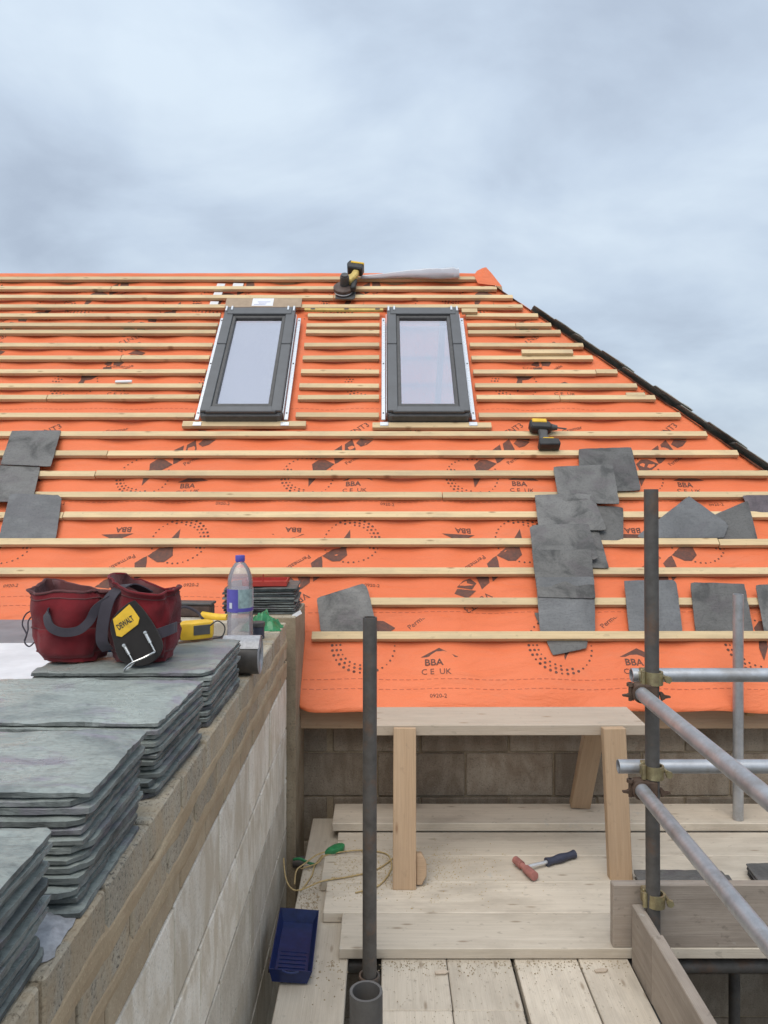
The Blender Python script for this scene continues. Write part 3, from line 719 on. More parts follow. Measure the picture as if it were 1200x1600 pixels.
# flat roof behind the wall
fr = box('flat_roof', 4.2, 5.2, .12, T(-2.76, 1.36, .92), M['felt'], None, 0); tag(fr, 'dark grey felted flat roof behind the white insulation board', 'flat roof')
body = box('extension_wall', 4.0, 4.0, 3.4, T(-2.70, 1.36, GZ + 1.7), M['block_damp'], fr, 0)
ins = obj('insulation_board', bevelled(bx(2.5, 2.75, .068), .004), M['white_board'], None, T(-1.912, 1.682, 1.018)); tag(ins, 'white foil faced insulation board lying behind the slate stacks', 'insulation')

# ================================================================== scaffold
TR = 0.02415
scf = thing('scaffold', 'tubular steel scaffold with guard rails and couplers beside the roof', 'scaffold', (.935, 2.66, GZ))
def tubep(nm, a, b, m, label=None):
    o = obj(nm, pipe(a, b, TR), m, scf)
    if label: o['label'] = label
    return o
tubep('standard', (.945, 2.66, GZ), (.925, 2.66, 1.668), M['dull_tube'], 'tall dark standard at the deck corner')
tubep('standard', (-.052, 2.62, GZ), (-.048, 2.62, 1.232), M['dull_tube'], 'dark standard standing in the deck gap')
tubep('standard', (1.69, 3.665, .081), (1.69, 3.665, 1.155), M['galv'], 'pale standard in front of the eaves')
tubep('standard', (-.026, 1.12, GZ), (-.026, 1.12, .955), M['dull_tube'], 'cut off standard with open top nearest the camera')
tubep('standard', (1.56, 3.42, GZ), (1.56, 3.42, -.01), M['dull_tube'])
tubep('ledger', (.872, 2.709, 1.012), (3.4, 2.709, 1.012), M['galv'])
tubep('ledger', (.826, 2.709, .690), (3.4, 2.709, .690), M['galv'])
tubep('guard_rail', (.884, 2.672, .966), (.884, -.8, .968), M['galv'], 'upper guard rail running towards the camera')
tubep('guard_rail', (.884, 2.672, .636), (.884, -.8, .630), M['galv'], 'lower guard rail running towards the camera')
tubep('transom', (-.42, 2.80, -.068), (3.4, 2.80, -.072), M['dull_tube'])
tubep('transom', (-.42, 1.45, -.065), (1.2, 1.45, -.065), M['dull_tube'])
tubep('transom', (-.42, 3.55, -.065), (3.4, 3.55, -.068), M['dull_tube'])
obj('sleeve', pipe((-.051, 2.62, -.16), (-.050, 2.62, .012), .036, .007), M['dull_tube'], scf)
def coupler(p, kind=0, m=M['coupler']):
    x, y, z = p
    c = obj('coupler', join(pipe((x, y, z - .022), (x, y, z + .022), TR + .0075, .007, 24),
                            xf(bevelled(bx(.060, .030, .050), .004), T(x - .008, y + .034, z))), m, scf)
    ax = -1 if kind == 0 else 1
    obj('bolt', join(cyl((x + .040, y - .030, z), (x + .040, y + .036, z), .0065, 10), cyl((x + .040, y - .034, z), (x + .040, y - .022, z), .0125, 6)), m, c)
    obj('hinge', join(cyl((x - .038, y - .004, z - .024), (x - .038, y - .004, z + .024), .0085, 10), xf(bx(.018, .034, .030), T(x - .034, y + .012, z))), m, c)
    return c
def swivel(p, m=M['rust']):
    """the rail's own coupler: collar on the rail and flange wings to both sides"""
    x, y, z = p
    c = obj('coupler', join(pipe((x, y - .022, z), (x, y + .026, z), TR + .0075, .007, 24), xf(bevelled(bx(.044, .046, .060), .004), T(x + .034, y + .002, z))), m, scf)
    for sx in (-1, 1):
        w = prism([(0, -.016), (.014, -.007), (.030, -.005), (.030, .0), (.012, .003), (.002, .014), (-.008, .014)], -.006, .006)
        w = xf(w, T(x + (.030 if sx < 0 else .074) * (-1 if sx < 0 else 1), y + .0, z - .012) @ (rot(180, 'Y') if sx < 0 else Matrix()) @ rot(90, 'X'))
        obj('wing', w, m, c)
    obj('bolt', join(cyl((x - .034, y, z - .028), (x - .034, y, z + .034), .006, 10), cyl((x - .034, y, z + .022), (x - .034, y, z + .034), .012, 6)), m, c)
coupler((.934, 2.66, 1.015)); coupler((.937, 2.66, .690)); coupler((.941, 2.66, .248))
swivel((.884, 2.652, .966)); swivel((.884, 2.652, .634))
# toe boards are clipped to the scaffold
o = beam('toe_board', (.812, 2.741, .153), (3.4, 2.741, .153), .036, .222, M['toe'], scf)
o = beam('toe_board', (.889, 2.50, .100), (.889, 2.70, .100), .036, .22, M['toe'], scf)
o = beam('toe_board', (.886, .4, .115), (.886, 2.49, .115), .038, .222, M['toe'], scf)
# coupler on the toe board corner clamps the two boards
# ---- deck boards, each lies loose
def plank(a, b, w, label, t=.038, m=M['board'], group='scaffold boards of the deck'):
    o = beam('scaffold_board', a, b, w, t, m, None, bev=.003); return tag(o, label, 'plank', group)
zt = -.019
plank((-.232, -.5, zt), (-.244, 3.86, zt), .225, 'lower deck board beside the block wall, strewn with crumbs')
xr = [(.1055, 'lower deck board next to the gap'), (.336, 'second lower deck board from the gap'), (.572, 'third lower deck board from the gap, past the dark joint'), (.776, 'narrow lower deck board along the toe board')]
for k, (x, lb) in enumerate(xr):
    w = (.229, .226, .222, .176)[k]
    dz = rnd.uniform(-.002, .002)
    if k < 2:
        plank((x, 2.465, zt + dz), (x, 3.3, zt + dz), w, 'far piece of the ' + lb)
        plank((x - .002, -.5, zt), (x - .002, 2.461, zt), w, 'near piece of the ' + lb)
    else: plank((x, -.5, zt + dz), (x + .002, 3.3, zt + dz), w, lb)
ups = [(2.72, -.160, .0, 'front board of the raised deck, nearest the camera'), (2.946, -.235, .0, 'second raised deck board from the front'),
       (3.171, -.262, .0, 'third raised deck board from the front, under the trestle feet'), (3.396, -.215, .0, 'fourth raised deck board from the front'), (3.622, -.245, .040, 'highest deck board running along the foot of the house wall')]
for y, xl, dz, lb in ups:
    plank((xl, y + .1115, .0215 + dz), (3.3, y + .1115 + rnd.uniform(-.002, .002), .0215 + dz + rnd.uniform(-.001, .001)), .222, lb)
plank((-.10, 3.74, .0215), (3.3, 3.74, .0215), .20, 'board under the highest deck board by the house wall')

# ---- trestle bench
tb = thing('trestle_bench', 'rough timber trestle bench standing on the raised deck under the eaves', 'bench', (.54, 3.42, .04))
beam('top', (-.04, 3.42, .6275), (1.125, 3.425, .6275), .262, .046, M['bench_top'], tb)
for nm, a, b_ in (('leg', (.083, 3.128, .035), (.088, 3.264, .648)), ('leg', (.985, 3.205, .035), (.975, 3.266, .648)), ('leg', (.10, 3.80, .090), (.09, 3.575, .606)), ('leg', (.968, 3.80, .090), (.992, 3.575, .606))):
    beam(nm, a, b_, .095, .044, M['bench'], tb, up=(0, -1, .3))
beam('brace', (.02, 3.46, .585), (1.06, 3.46, .585), .04, .036, M['bench'], tb)
obj('foot_block', bevelled(prism([(0, 0), (.022, .0), (.042, .035), (.042, .085), (.022, .12), (0, .12)], -.02, .02), .003), M['bench'], tb, T(.1325, 3.150, .043) @ rot(78, 'X'))

# ================================================================== slates stacked along the wall
ORD = ['top', 'second', 'third', 'fourth', 'fifth', 'sixth', 'seventh', 'eighth', 'ninth', 'tenth', 'eleventh', 'twelfth', 'thirteenth', 'fourteenth', 'fifteenth']
VAR = {}
def stack(x1, y0, lx, ly, z0, z1, n, where, group, m, detail, seed, skew=0.0, jit=.007, stepy=0.0):
    th = (z1 - z0) / n
    for k in range(n):
        key = (seed, k % 7)
        top = k == n - 1
        if key not in VAR or top:
            me = mesh('slate', *riven([(-lx / 2, -ly / 2, 0), (lx / 2, -ly / 2, 0), (lx / 2, ly / 2, 0), (-lx / 2, ly / 2, 0)], th * (.84 if top else rnd.uniform(.74, .95)), *((40, 26) if top and detail else (22, 18)), seed * 10 + k, .0045 if top else .002, .0042), 14)
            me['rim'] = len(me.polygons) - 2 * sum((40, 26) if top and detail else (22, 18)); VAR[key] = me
        j = 0 if top else jit
        mt = T(x1 - lx / 2 + rnd.uniform(-j * 1.3, j * .55), y0 + ly / 2 + rnd.uniform(-j, j) - stepy * (1 - k / (n - 1)), z0 + k * th + .0005) @ rot(skew + (0 if top else rnd.uniform(-1.0, 1.0)), 'Z') @ rot(rnd.uniform(-.25, .25), 'Y')
        o = put('slate', VAR[key], m, None, mt)
        i = n - 1 - k
        lb = ('top slate of ' if i == 0 else 'lowest slate of ' if k == 0 else ORD[i] + ' slate from the top of ') + where
        tag(o, lb, 'slate', group)
stack(-.452, 2.00, .475, .43, WT + .001, 1.200, 11, 'the stack under the red tool belt', 'slates stacked under the tool belt', M['slate'], 1, 1, 0.0)
stack(-.452, 1.575, .56, .345, WT + .001, 1.206, 12, 'the second stack from the tool belt', 'slates in the second stack from the tool belt', M['slate'], 1, 2, -2.0, stepy=.02)
stack(-.450, 1.175, .52, .295, WT + .001, 1.224, 13, 'the third stack from the tool belt', 'slates in the third stack from the tool belt', M['slate'], 1, 3, 0.5, stepy=.05)
stack(-.452, .665, .52, .40, WT + .001, 1.220, 13, 'the stack nearest the camera', 'slates in the nearest stack', M['slate'], 1, 4, 1.0, stepy=.03)
stack(-.415, 3.60, .34, .29, 1.070, 1.196, 11, 'the small far stack below the red tray', 'slates stacked on the far pier', M['slate_grey'], 0, 5, 2.0, .016)
# red tray on the far stack
rt = bevelled(prism([(-.095, -.08), (.095, -.08), (.105, .08), (-.105, .08)], 0, .008), .002)
o = obj('red_tray', join(rt, xf(bx(.20, .006, .022), T(0, -.079, .011)), xf(bx(.21, .006, .022), T(0, .079, .011)), xf(bx(.006, .15, .022), T(-.098, 0, .011)), xf(bx(.006, .15, .022), T(.098, 0, .011)), cyl((-.02, .02, .008), (-.018, .02, .045), .003, 8), xf(bx(.022, .02, .03), T(-.10, -.05, .016))), M['red_tray'], None, T(-.565, 3.70, 1.199) @ rot(4, 'Z'))
tag(o, 'flat red plastic tray lying on the far slate stack', 'tray')
# slates lying about on the deck beyond the toe board
DK = [([(1.03, 2.99), (1.40, 2.98), (1.42, 3.19), (1.05, 3.20)], 3, 'pile of three slates behind the cross toe board'), ([(1.50, 2.97), (1.87, 2.98), (1.86, 3.25), (1.53, 3.24)], 4, 'slate pile at the right edge of the deck')]
for c, n_, where in DK:
    for k in range(n_):
        z = .0435 + k * .0115; jx, jy = rnd.uniform(-.012, .012), rnd.uniform(-.012, .012)
        o = obj('slate', riven([(x + jx, y + jy, z) for x, y in c], .009, 12, 10, 70 + k + n_ * 5, .0015, .004), M['slate_grey'], None, sharp=20)
        tag(o, ('topmost slate of the ' if k == n_ - 1 else 'lowest slate of the ' if k == 0 else ORD[n_ - 1 - k] + ' slate from the top of the ') + where, 'slate', 'slates left on the deck')

# ================================================================== loose slates on the roof
def rslate(c, lb, seed, m=M['slate_grey'], n0=.004, n1=.006, th=.008, group='loose slates laid on the battens'):
    tl, tr_, br, bl = c
    o = obj('slate', riven([RP(bl[0], bl[1], n0), RP(br[0], br[1], n0), RP(tr_[0], tr_[1], n1), RP(tl[0], tl[1], n1)], th, 12, 12, seed, .0016, .0035), m, None, sharp=28)
    return tag(o, lb, 'slate', group)
rslate([(-2.42, 1.94), (-2.10, 1.943), (-2.06, 1.60), (-2.38, 1.62)], 'upper of the three slates at the left edge of the roof', 31, n0=.012, n1=.003)
rslate([(-2.47, 1.63), (-2.13, 1.61), (-2.08, 1.31), (-2.43, 1.30)], 'middle slate of the three at the left edge of the roof', 32, n0=.013, n1=.002)
rslate([(-2.23, 1.365), (-1.915, 1.352), (-1.87, 1.042), (-2.20, 1.042)], 'smooth lowest slate of the three at the left edge of the roof', 33, M['slate_plain'], n0=-.014, n1=.022)
rslate([(1.235, 1.77), (1.575, 1.785), (1.545, 1.40), (1.17, 1.38)], 'highest slate of the crooked slate column on the roof', 41, n0=.010, n1=.002)
rslate([(1.045, 1.60), (1.42, 1.62), (1.385, 1.275), (1.03, 1.285)], 'second slate from the top of the crooked column', 42, n0=.026, n1=.012)
rslate([(1.14, 1.29), (1.41, 1.27), (1.36, 1.022), (1.10, 1.03)], 'slate peeping out on the right of the crooked column', 43, n0=-.006, n1=.006)
rslate([(.895, 1.35), (1.24, 1.365), (1.27, 1.07), (.88, 1.065)], 'third slate from the top of the crooked column', 44, n0=.030, n1=.024)
rslate([(.99, 1.11), (1.225, 1.12), (1.235, .82), (1.0, .82)], 'narrow dark slate edge beside the middle of the crooked column', 45, n0=.006, n1=.016)
rslate([(.83, 1.105), (1.17, 1.115), (1.18, .85), (.82, .87)], 'fourth slate from the top of the crooked column', 46, n0=.040, n1=.036)
rslate([(.815, .91), (1.145, .915), (1.115, .60), (.81, .61)], 'fifth slate from the top of the crooked column', 47, n0=.030, n1=.052)
rslate([(.815, .73), (1.13, .735), (1.085, .412), (.80, .412)], 'lowest full slate of the crooked column, resting on the bottom batten', 48, M['slate_plain'], n0=-.012, n1=.044)
rslate([(.79, .55), (1.09, .55), (1.03, .335), (.85, .292)], 'slate tip poking out below the bottom batten', 49, n0=-.024, n1=-.022, th=.005)
rslate([(1.292, .725), (1.575, .732), (1.535, .412), (1.258, .412)], 'slate leaning on the bottom battens behind the tall dark standard', 50, M['slate_plain'], n0=-.014, n1=.020)
rslate([(1.645, .715), (1.935, .705), (1.90, .412), (1.60, .412)], 'blotched slate on the bottom battens behind the pale standard', 51, n0=-.014, n1=.020)
rslate([(1.99, .70), (2.29, .70), (2.23, .412), (1.952, .405)], 'slate on the bottom battens cut by the right picture edge', 52, n0=-.014, n1=.020)
rslate([(1.815, 1.352), (1.985, 1.13), (1.935, 1.042), (1.425, 1.042)], 'smooth slate turned cornerwise on the battens right of the tall standard', 53, M['slate_plain'], n0=-.004, n1=.014)
rslate([(1.885, 1.19), (2.162, 1.325), (2.13, 1.026), (1.875, 1.026)], 'tilted slate half under the cornerwise slate', 54, n0=-.018, n1=.006)
rslate([(2.14, 1.365), (2.47, 1.37), (2.42, 1.225), (2.155, 1.225)], 'purple slate at the right picture edge above the tilted slate', 55, M['slate_purple'], n0=-.010, n1=.006)
rslate([(-.357, .615), (-.095, .715), (-.03, .418), (-.325, .418)], 'single slate with rounded corner leaning beside the cut eaves corner', 56, n0=-.014, n1=.018)

# ================================================================== tool belt on the slates
SZ = 1.2045
belt = thing('tool_belt', 'red nylon tool belt with two pouches and black hammer holder on slates', 'tool belt', (-.75, 2.17, SZ))
def pouch(cx, cy, w, d, h, seed, lean, top_w, drop):
    """an open cloth bag: outer wall up, over the rim and down inside"""
    seg = 48; V = []; F = []; rows = []
    hs = [0, .02, .06, .14, .24, .36, .48, .60, .72, .82, .91, .97, 1.0]
    seq = [(t, 1.0) for t in hs] + [(1.0, .95), (.93, .91), (.80, .88), (.62, .84), (.50, .5)]
    for t, k in seq:
        row = []
        for i in range(seg):
            a = 2 * math.pi * i / seg; ca, sa = math.cos(a), math.sin(a); ex = .62
            sx = math.copysign(abs(ca) ** ex, ca); sy = math.copysign(abs(sa) ** ex, sa)
            bulge = (.86 + .14 * min(1, t * 5)) * (1 + .07 * math.sin(math.pi * min(t, 1)))
            wk = w / 2 * (1 + (top_w - 1) * t) * bulge * k; dk = d / 2 * (1 + .05 * t) * bulge * k
            f = fbm(a * 1.1 + seed, t * 3.2, seed * 2.0, 4) * .014 * (0.35 + t) + fbm(ca * 3 + seed, sa * 3, t * 6, 5) * .0075
            z = t * h * (1 + drop * sx * t + .05 * t * math.sin(2 * a + seed) ) + (.006 * fbm(a * 2, seed, 3) * t)
            row.append(len(V)); V.append((cx + sx * (wk + f) + lean * t * h, cy + sy * (dk + f), z))
        rows.append(row)
    for q in range(len(rows) - 1):
        for i in range(seg): F.append((rows[q][i], rows[q][(i + 1) % seg], rows[q + 1][(i + 1) % seg], rows[q + 1][i]))
    F.append(tuple(reversed(rows[0]))); F.append(tuple(rows[-1])); return V, F, 12 * seg, seg
def pouch_obj(cx, cy, w, d, h, seed, lean, top_w, drop):
    V, F, nout, seg = pouch(cx, cy, w, d, h, seed, lean, top_w, drop)
    me = mesh('pouch', V, F, 60); me.materials.append(M['red_cloth']); me.materials.append(M['red_inner'])
    for p in me.polygons:
        if min(p.vertices) >= 12 * seg: p.material_index = 1
    return put('pouch', me, None, belt, T(0, 0, SZ))
p1 = pouch_obj(-.862, 2.155, .190, .155, .215, 3.0, -.06, 1.10, -.06)
p2 = pouch_obj(-.652, 2.145, .175, .150, .228, 8.0, .03, 1.05, -.09)
# piping round the rims
for p, cx, cy, w, d, h, sd_, ln, tw, dr in ((p1, -.862, 2.155, .190, .155, .215, 3.0, -.06, 1.10, -.06), (p2, -.652, 2.145, .175, .150, .228, 8.0, .03, 1.05, -.09)):
    V = pouch(cx, cy, w, d, h, sd_, ln, tw, dr)[0][12 * 48:13 * 48]
    obj('rim_piping', tube(V + [V[0]], .0045, 6, 1, smooth=False), M['red_cloth' if p is p2 else 'red_inner'], p, T(0, 0, SZ))
for p, a_ in ((p1, (-.862, 2.155, .190, .155, .215, 3.0, -.06, 1.10, -.06)), (p2, (-.652, 2.145, .175, .150, .228, 8.0, .03, 1.05, -.09))):
    V = pouch(*a_)[0]
    for r_ in (3, 6, 10):
        row_ = [Vector(q) for q in V[r_ * 48:(r_ + 1) * 48]]; cc = sum(row_, Vector()) / 48
        obj('seam', tube([q + (q - cc).normalized() * .001 for q in row_] + [row_[0]], .0019, 6, 1, smooth=False), M['red_inner'], p, T(0, 0, SZ))
    V2 = []; F2 = []                      # patch pocket on the front
    for r_ in range(2, 7):
        for i_ in range(31, 44):
            q = Vector(V[r_ * 48 + i_]); cc = Vector((a_[0], a_[1], q.z)); V2.append(q + (q - cc).normalized() * .0035)
    for r_ in range(4): F2 += [(r_ * 13 + i_, r_ * 13 + i_ + 1, (r_ + 1) * 13 + i_ + 1, (r_ + 1) * 13 + i_) for i_ in range(12)]
    pk = obj('patch_pocket', (V2, F2), M['red_cloth'], p, T(0, 0, SZ), 60); sd2 = pk.modifiers.new('thickness', 'SOLIDIFY'); sd2.thickness = .003
obj('strap', ribbon([(-.655, 2.20, 1.40), (-.690, 2.12, 1.437), (-.722, 2.062, 1.41), (-.738, 2.048, 1.35), (-.745, 2.05, 1.28), (-.735, 2.07, 1.245)], .034, .004, (1, 0, .1)), M['strap'], belt)
obj('strap', ribbon([(-.722, 2.062, 1.402), (-.760, 2.052, 1.375), (-.782, 2.050, 1.335), (-.815, 2.052, 1.308), (-.86, 2.052, 1.303), (-.895, 2.056, 1.318), (-.908, 2.062, 1.35), (-.905, 2.068, 1.375)], .026, .004, (.3, 0, 1)), M['strap'], belt)
obj('webbing_band', ribbon([(-.60, 2.058, 1.292), (-.575, 2.064, 1.300), (-.555, 2.085, 1.306), (-.55, 2.13, 1.305)], .032, .003, (0, 0, 1)), M['strap'], belt)
obj('drawcord', tube([(-.968, 2.13, 1.36), (-.985, 2.10, 1.35), (-.992, 2.09, 1.32), (-.980, 2.09, 1.29), (-.985, 2.09, 1.265), (-.972, 2.09, 1.252), (-.962, 2.10, 1.262)], .0022, 6), M['strap'], belt)
obj('drawcord', tube([(-.968, 2.13, 1.35), (-.978, 2.10, 1.33), (-.976, 2.09, 1.30), (-.986, 2.09, 1.27)], .0022, 6), M['strap'], belt)
# hammer holder: leather shield with badge and wire loop, local frame in the plane of the pouch front
hm = T(-.650, 2.052, 1.315) @ rot(84, 'X')          # local x right, y up, z towards the camera
Q = lambda px, py: ((px - 220) * 2.05 / 1200, (965 - py) * 2.05 / 1200)
sh = spline([(*Q(218, 916), 0), (*Q(236, 936), 0), (*Q(256, 966), 0), (*Q(268, 995), 0), (*Q(258, 1018), 0), (*Q(238, 1029), 0), (*Q(212, 1027), 0), (*Q(194, 1016), 0), (*Q(184, 985), 0), (*Q(178, 958), 0), (*Q(190, 936), 0), (*Q(208, 920), 0)], 4)
hold = obj('hammer_holder', bevelled(prism([(p.x, p.y) for p in sh], -.004, .004), .0015), M['leather'], belt, hm)
bd = [Q(183, 949), Q(210, 923), Q(216, 930), Q(228, 947), Q(226, 958), Q(199, 980), Q(190, 978)]
obj('badge', bevelled(prism(bd, .004, .0065), .0008), M['yellow'], hold, hm)
obj('badge_lettering', xf(text_vf('DEWALT', .0165, .0006), T(*Q(204.5, 955.5), .0070) @ rot(35, 'Z') @ Matrix.Diagonal((.80, 1.45, 1, 1))), M['black'], hold, hm, None)
for (ax, ay), (bx_, by_) in (((203, 993), (222, 1024)), ((238, 971), (257, 1005))):
    a = Vector((*Q(ax, ay), .005)); b_ = Vector((*Q(bx_, by_), .012))
    obj('wire_clip', join(tube([a, a.lerp(b_, .55)], .0052, 8, 1), tube([a.lerp(b_, .5), b_], .0028, 8, 1)), M['steel'], hold, hm)
    obj('rivet', lathe([(.0, .0095), (.005, .0090), (.0062, .004)], 12, False), M['steel'], hold, hm @ T(*Q(ax + 1, ay + 1), .003))
obj('wire_loop', tube([(*Q(222, 1024), .012), (*Q(218, 1030), .030), (*Q(212, 1034), .046), (*Q(224, 1022), .050), (*Q(245, 1012), .046), (*Q(257, 1005), .028), (*Q(257, 1004), .012)], .0030, 8), M['steel'], hold, hm)

SCB = T(-.755, 2.10, SZ) @ Matrix.Diagonal((.93, .90, .89, 1)) @ T(.745, -2.10, -SZ)
for o in belt.children: o.matrix_basis = SCB @ o.matrix_basis

# ---- small things on the slates and the wall
t_ = thing('chalk_reel', 'yellow chalk reel with grey panel behind the red pouch', 'chalk reel', (-.575, 2.36, SZ))
rm = T(-.590, 2.40, SZ + .002) @ rot(28, 'Z')
obj('body', bevelled(prism([(-.052, -.028), (-.018, -.036), (.048, -.030), (.060, .0), (.046, .030), (-.030, .034), (-.056, .010)], 0, .052), .008, 2), M['yellow'], t_, rm)
obj('panel', bevelled(bx(.052, .003, .030), .001), M['dark_grey'], t_, rm @ T(.012, -.0345, .030) @ rot(4, 'Z'))
obj('nose', bevelled(prism([(-.074, -.018), (-.050, -.026), (-.050, .016), (-.072, .008)], .004, .036), .004), M['dark_grey'], t_, rm)
obj('cord', tube([(-.545, 2.39, SZ + .04), (-.520, 2.40, SZ + .055), (-.500, 2.41, SZ + .035), (-.505, 2.40, SZ + .008), (-.530, 2.38, SZ + .004)], .0022, 6), M['black'], t_)
o = thing('blue_pliers', 'bright blue handled pliers lying between the two red pouches', 'pliers', (-.755, 2.20, SZ))
for k in (0, 1): obj('handle', tube([(-.80, 2.19 + .02 * k, SZ + .012 + .022 * k), (-.755, 2.185 + .03 * k, SZ + .014 + .016 * k), (-.71, 2.20, SZ + .013 + .01 * k)], .0075, 8), M['cyan_blue'], o)
obj('jaws', bevelled(prism([(-.712, 2.188), (-.675, 2.195), (-.66, 2.203), (-.675, 2.21), (-.712, 2.212)], SZ + .006, SZ + .026), .003), M['dark_grey'], o)
ta = thing('nail_bar_case', 'brown black tool case with yellow ended handle behind the chalk reel', 'tool case', (-.86, 3.40, WT))
obj('case', bevelled(bx(.20, .07, .055), .008), M['brown_black'], ta, T(-.865, 3.44, 1.118) @ rot(-4, 'Z'))
obj('lid_edge', bevelled(bx(.21, .076, .012), .003), M['dark_grey'], ta, T(-.865, 3.44, 1.150) @ rot(-4, 'Z'))
obj('handle', tube([(-.80, 3.38, 1.105), (-.74, 3.36, 1.100), (-.685, 3.35, 1.098)], .017, 12), M['yellow'], ta)
obj('strap', tube([(-.97, 3.40, 1.09), (-.92, 3.37, 1.125), (-.87, 3.36, 1.145), (-.82, 3.37, 1.12), (-.79, 3.36, 1.09)], .006, 8), M['strap'], ta)
wb = box('bearer_block', .44, .215, .062, T(-.885, 3.40, 1.059), M['block_damp'], None, .004); tag(wb, 'pale concrete block lying flat under the dark tool case', 'block')
# water bottle
bt = thing('water_bottle', 'clear plastic water bottle with violet cap and blue label on the wall', 'bottle', (-.562, 3.0, WT))
bm_ = T(-.562, 3.0, WT + .001)
prof = [(.030, .002), (.043, .0), (.049, .006), (.051, .02), (.0495, .035), (.051, .05), (.0495, .07), (.051, .09), (.050, .11), (.0475, .118), (.050, .13), (.050, .225), (.0475, .232), (.049, .242), (.046, .268), (.036, .298), (.022, .318), (.0155, .324), (.0155, .330)]
obj('bottle_body', lathe(prof, 36), M['pet'], bt, bm_, 50)
obj('water', lathe([(.030, .004)] + [(r_ - .0025, z_) for r_, z_ in prof[2:9]] + [(.0475, .112)], 32), M['water'], bt, bm_, 50)
obj('cap', lathe([(.0175, .326), (.0185, .329), (.0185, .347), (.0172, .350)], 28), M['cap'], bt, bm_)
for a0, a1, m_ in ((-205, -88, 'label_blue'), (-88, -8, 'label_teal'), (-8, 155, 'label_pale')):
    V = []; F = []; n_ = 18
    for i in range(n_ + 1):
        a = R(a0 + (a1 - a0) * i / n_)
        V += [(.0512 * math.cos(a), .0512 * math.sin(a), .134), (.0512 * math.cos(a), .0512 * math.sin(a), .222)]
    F = [(2 * i, 2 * i + 2, 2 * i + 3, 2 * i + 1) for i in range(n_)]
    obj('label', (V, F), M[m_], bt, bm_, 80)
obj('label_stripe', lathe([(.0515, .136), (.0516, .150)], 36, False), M['label_blue'], bt, bm_)
obj('label_window', bevelled(bx(.014, .001, .022), 0.0003), M['label_pale'], bt, bm_ @ rot(-32, 'Z') @ T(0, -.0524, .160))
# roll of flashing
rl = thing('flashing_roll', 'dark roll of flashing lying on the wall beside the slates', 'roll', (-.47, 2.555, WT))
am = T(-.535, 2.556, WT + .0625) @ rot(90, 'Y')
obj('wound_sheet', xf(lathe([(.026, .0), (.060, .0), (.062, .003), (.062, .120), (.060, .123)], 36, False), Matrix()), M['roll'], rl, am)
ring = [(.0605, .1232)]
for k in range(9): ring += [(.0595 - k * .0038, .1232 + .0008), (.0580 - k * .0038, .1224)]
obj('roll_face', lathe(ring + [(.025, .121), (.025, .02)], 36, False), M['roll_side'], rl, am)
obj('loose_end', ribbon([(-.47, 2.50, WT + .095), (-.47, 2.520, WT + .118), (-.47, 2.556, WT + .128), (-.47, 2.60, WT + .110)], .122, .0015, (1, 0, 0)), M['roll_side'], rl)
# jar, green bag, papers
jr = thing('small_jar', 'small dark blue lidded jar beside the bottle foot', 'jar', (-.515, 3.13, WT))
obj('pot', lathe([(.022, 0), (.026, .003), (.026, .048), (.024, .050)], 24), M['navy'], jr, T(-.512, 3.12, WT + .001))
obj('lid', lathe([(.028, .050), (.029, .053), (.029, .066), (.027, .068)], 24), M['dark_grey'], jr, T(-.512, 3.12, WT + .001))
def crumple(w, d, h, seed, n=20):
    V = []; F = []
    for j in range(n + 1):
        for i in range(n + 1):
            u, v = i / n * 2 - 1, j / n * 2 - 1; e_ = max(0, 1 - (u * u + v * v) ** .5)
            V.append((u * w / 2 * (1 + .2 * fbm(v * 2, seed)), v * d / 2 * (1 + .2 * fbm(u * 2, seed + 4)), max(.001, h * min(1, e_ * 1.9) * (.55 + .7 * abs(fbm(u * 2.3 + seed, v * 2.3, seed, 4))))))
    for j in range(n):
        for i in range(n): F.append((j * (n + 1) + i, j * (n + 1) + i + 1, (j + 1) * (n + 1) + i + 1, (j + 1) * (n + 1) + i))
    return V, F
o = obj('green_bag', crumple(.17, .15, .075, 5), M['green'], None, T(-.530, 3.34, WT + .001), 25); tag(o, 'crumpled green plastic bag lying on the wall behind the bottle', 'bag')
o = obj('paper_scrap', crumple(.07, .05, .016, 9, 10), M['white'], None, T(-.60, 2.86, WT + .001), 25); tag(o, 'white paper scrap at the foot of the bottle', 'paper')
o = obj('paper_tag', bevelled(bx(.045, .002, .018), .0005), M['white'], None, T(-.405, 3.575, 1.075) @ rot(-30, 'Y')); tag(o, 'small white tag poking out beside the far slate stack', 'tag')
o = obj('foam_offcut', bevelled(bx(.05, .055, .16), .006), M['white'], None, T(-.490, 3.506, .90)); tag(o, 'white foam offcut stuffed in the slot before the pier', 'foam')
fb = obj('foil_strip', crumple(.10, .12, .02, 3, 12), M['roll_side'], None, T(-.50, 1.085, WT + .0015), 20); tag(fb, 'crinkled silver foil scrap between the two nearest slate stacks', 'foil')

# ================================================================== things on the roof
def roof_tool(vf, m, parent, mtx, nm, bev=0, sharp=35): return obj(nm, bevelled(vf, bev) if bev else vf, m, parent, mtx, sharp)
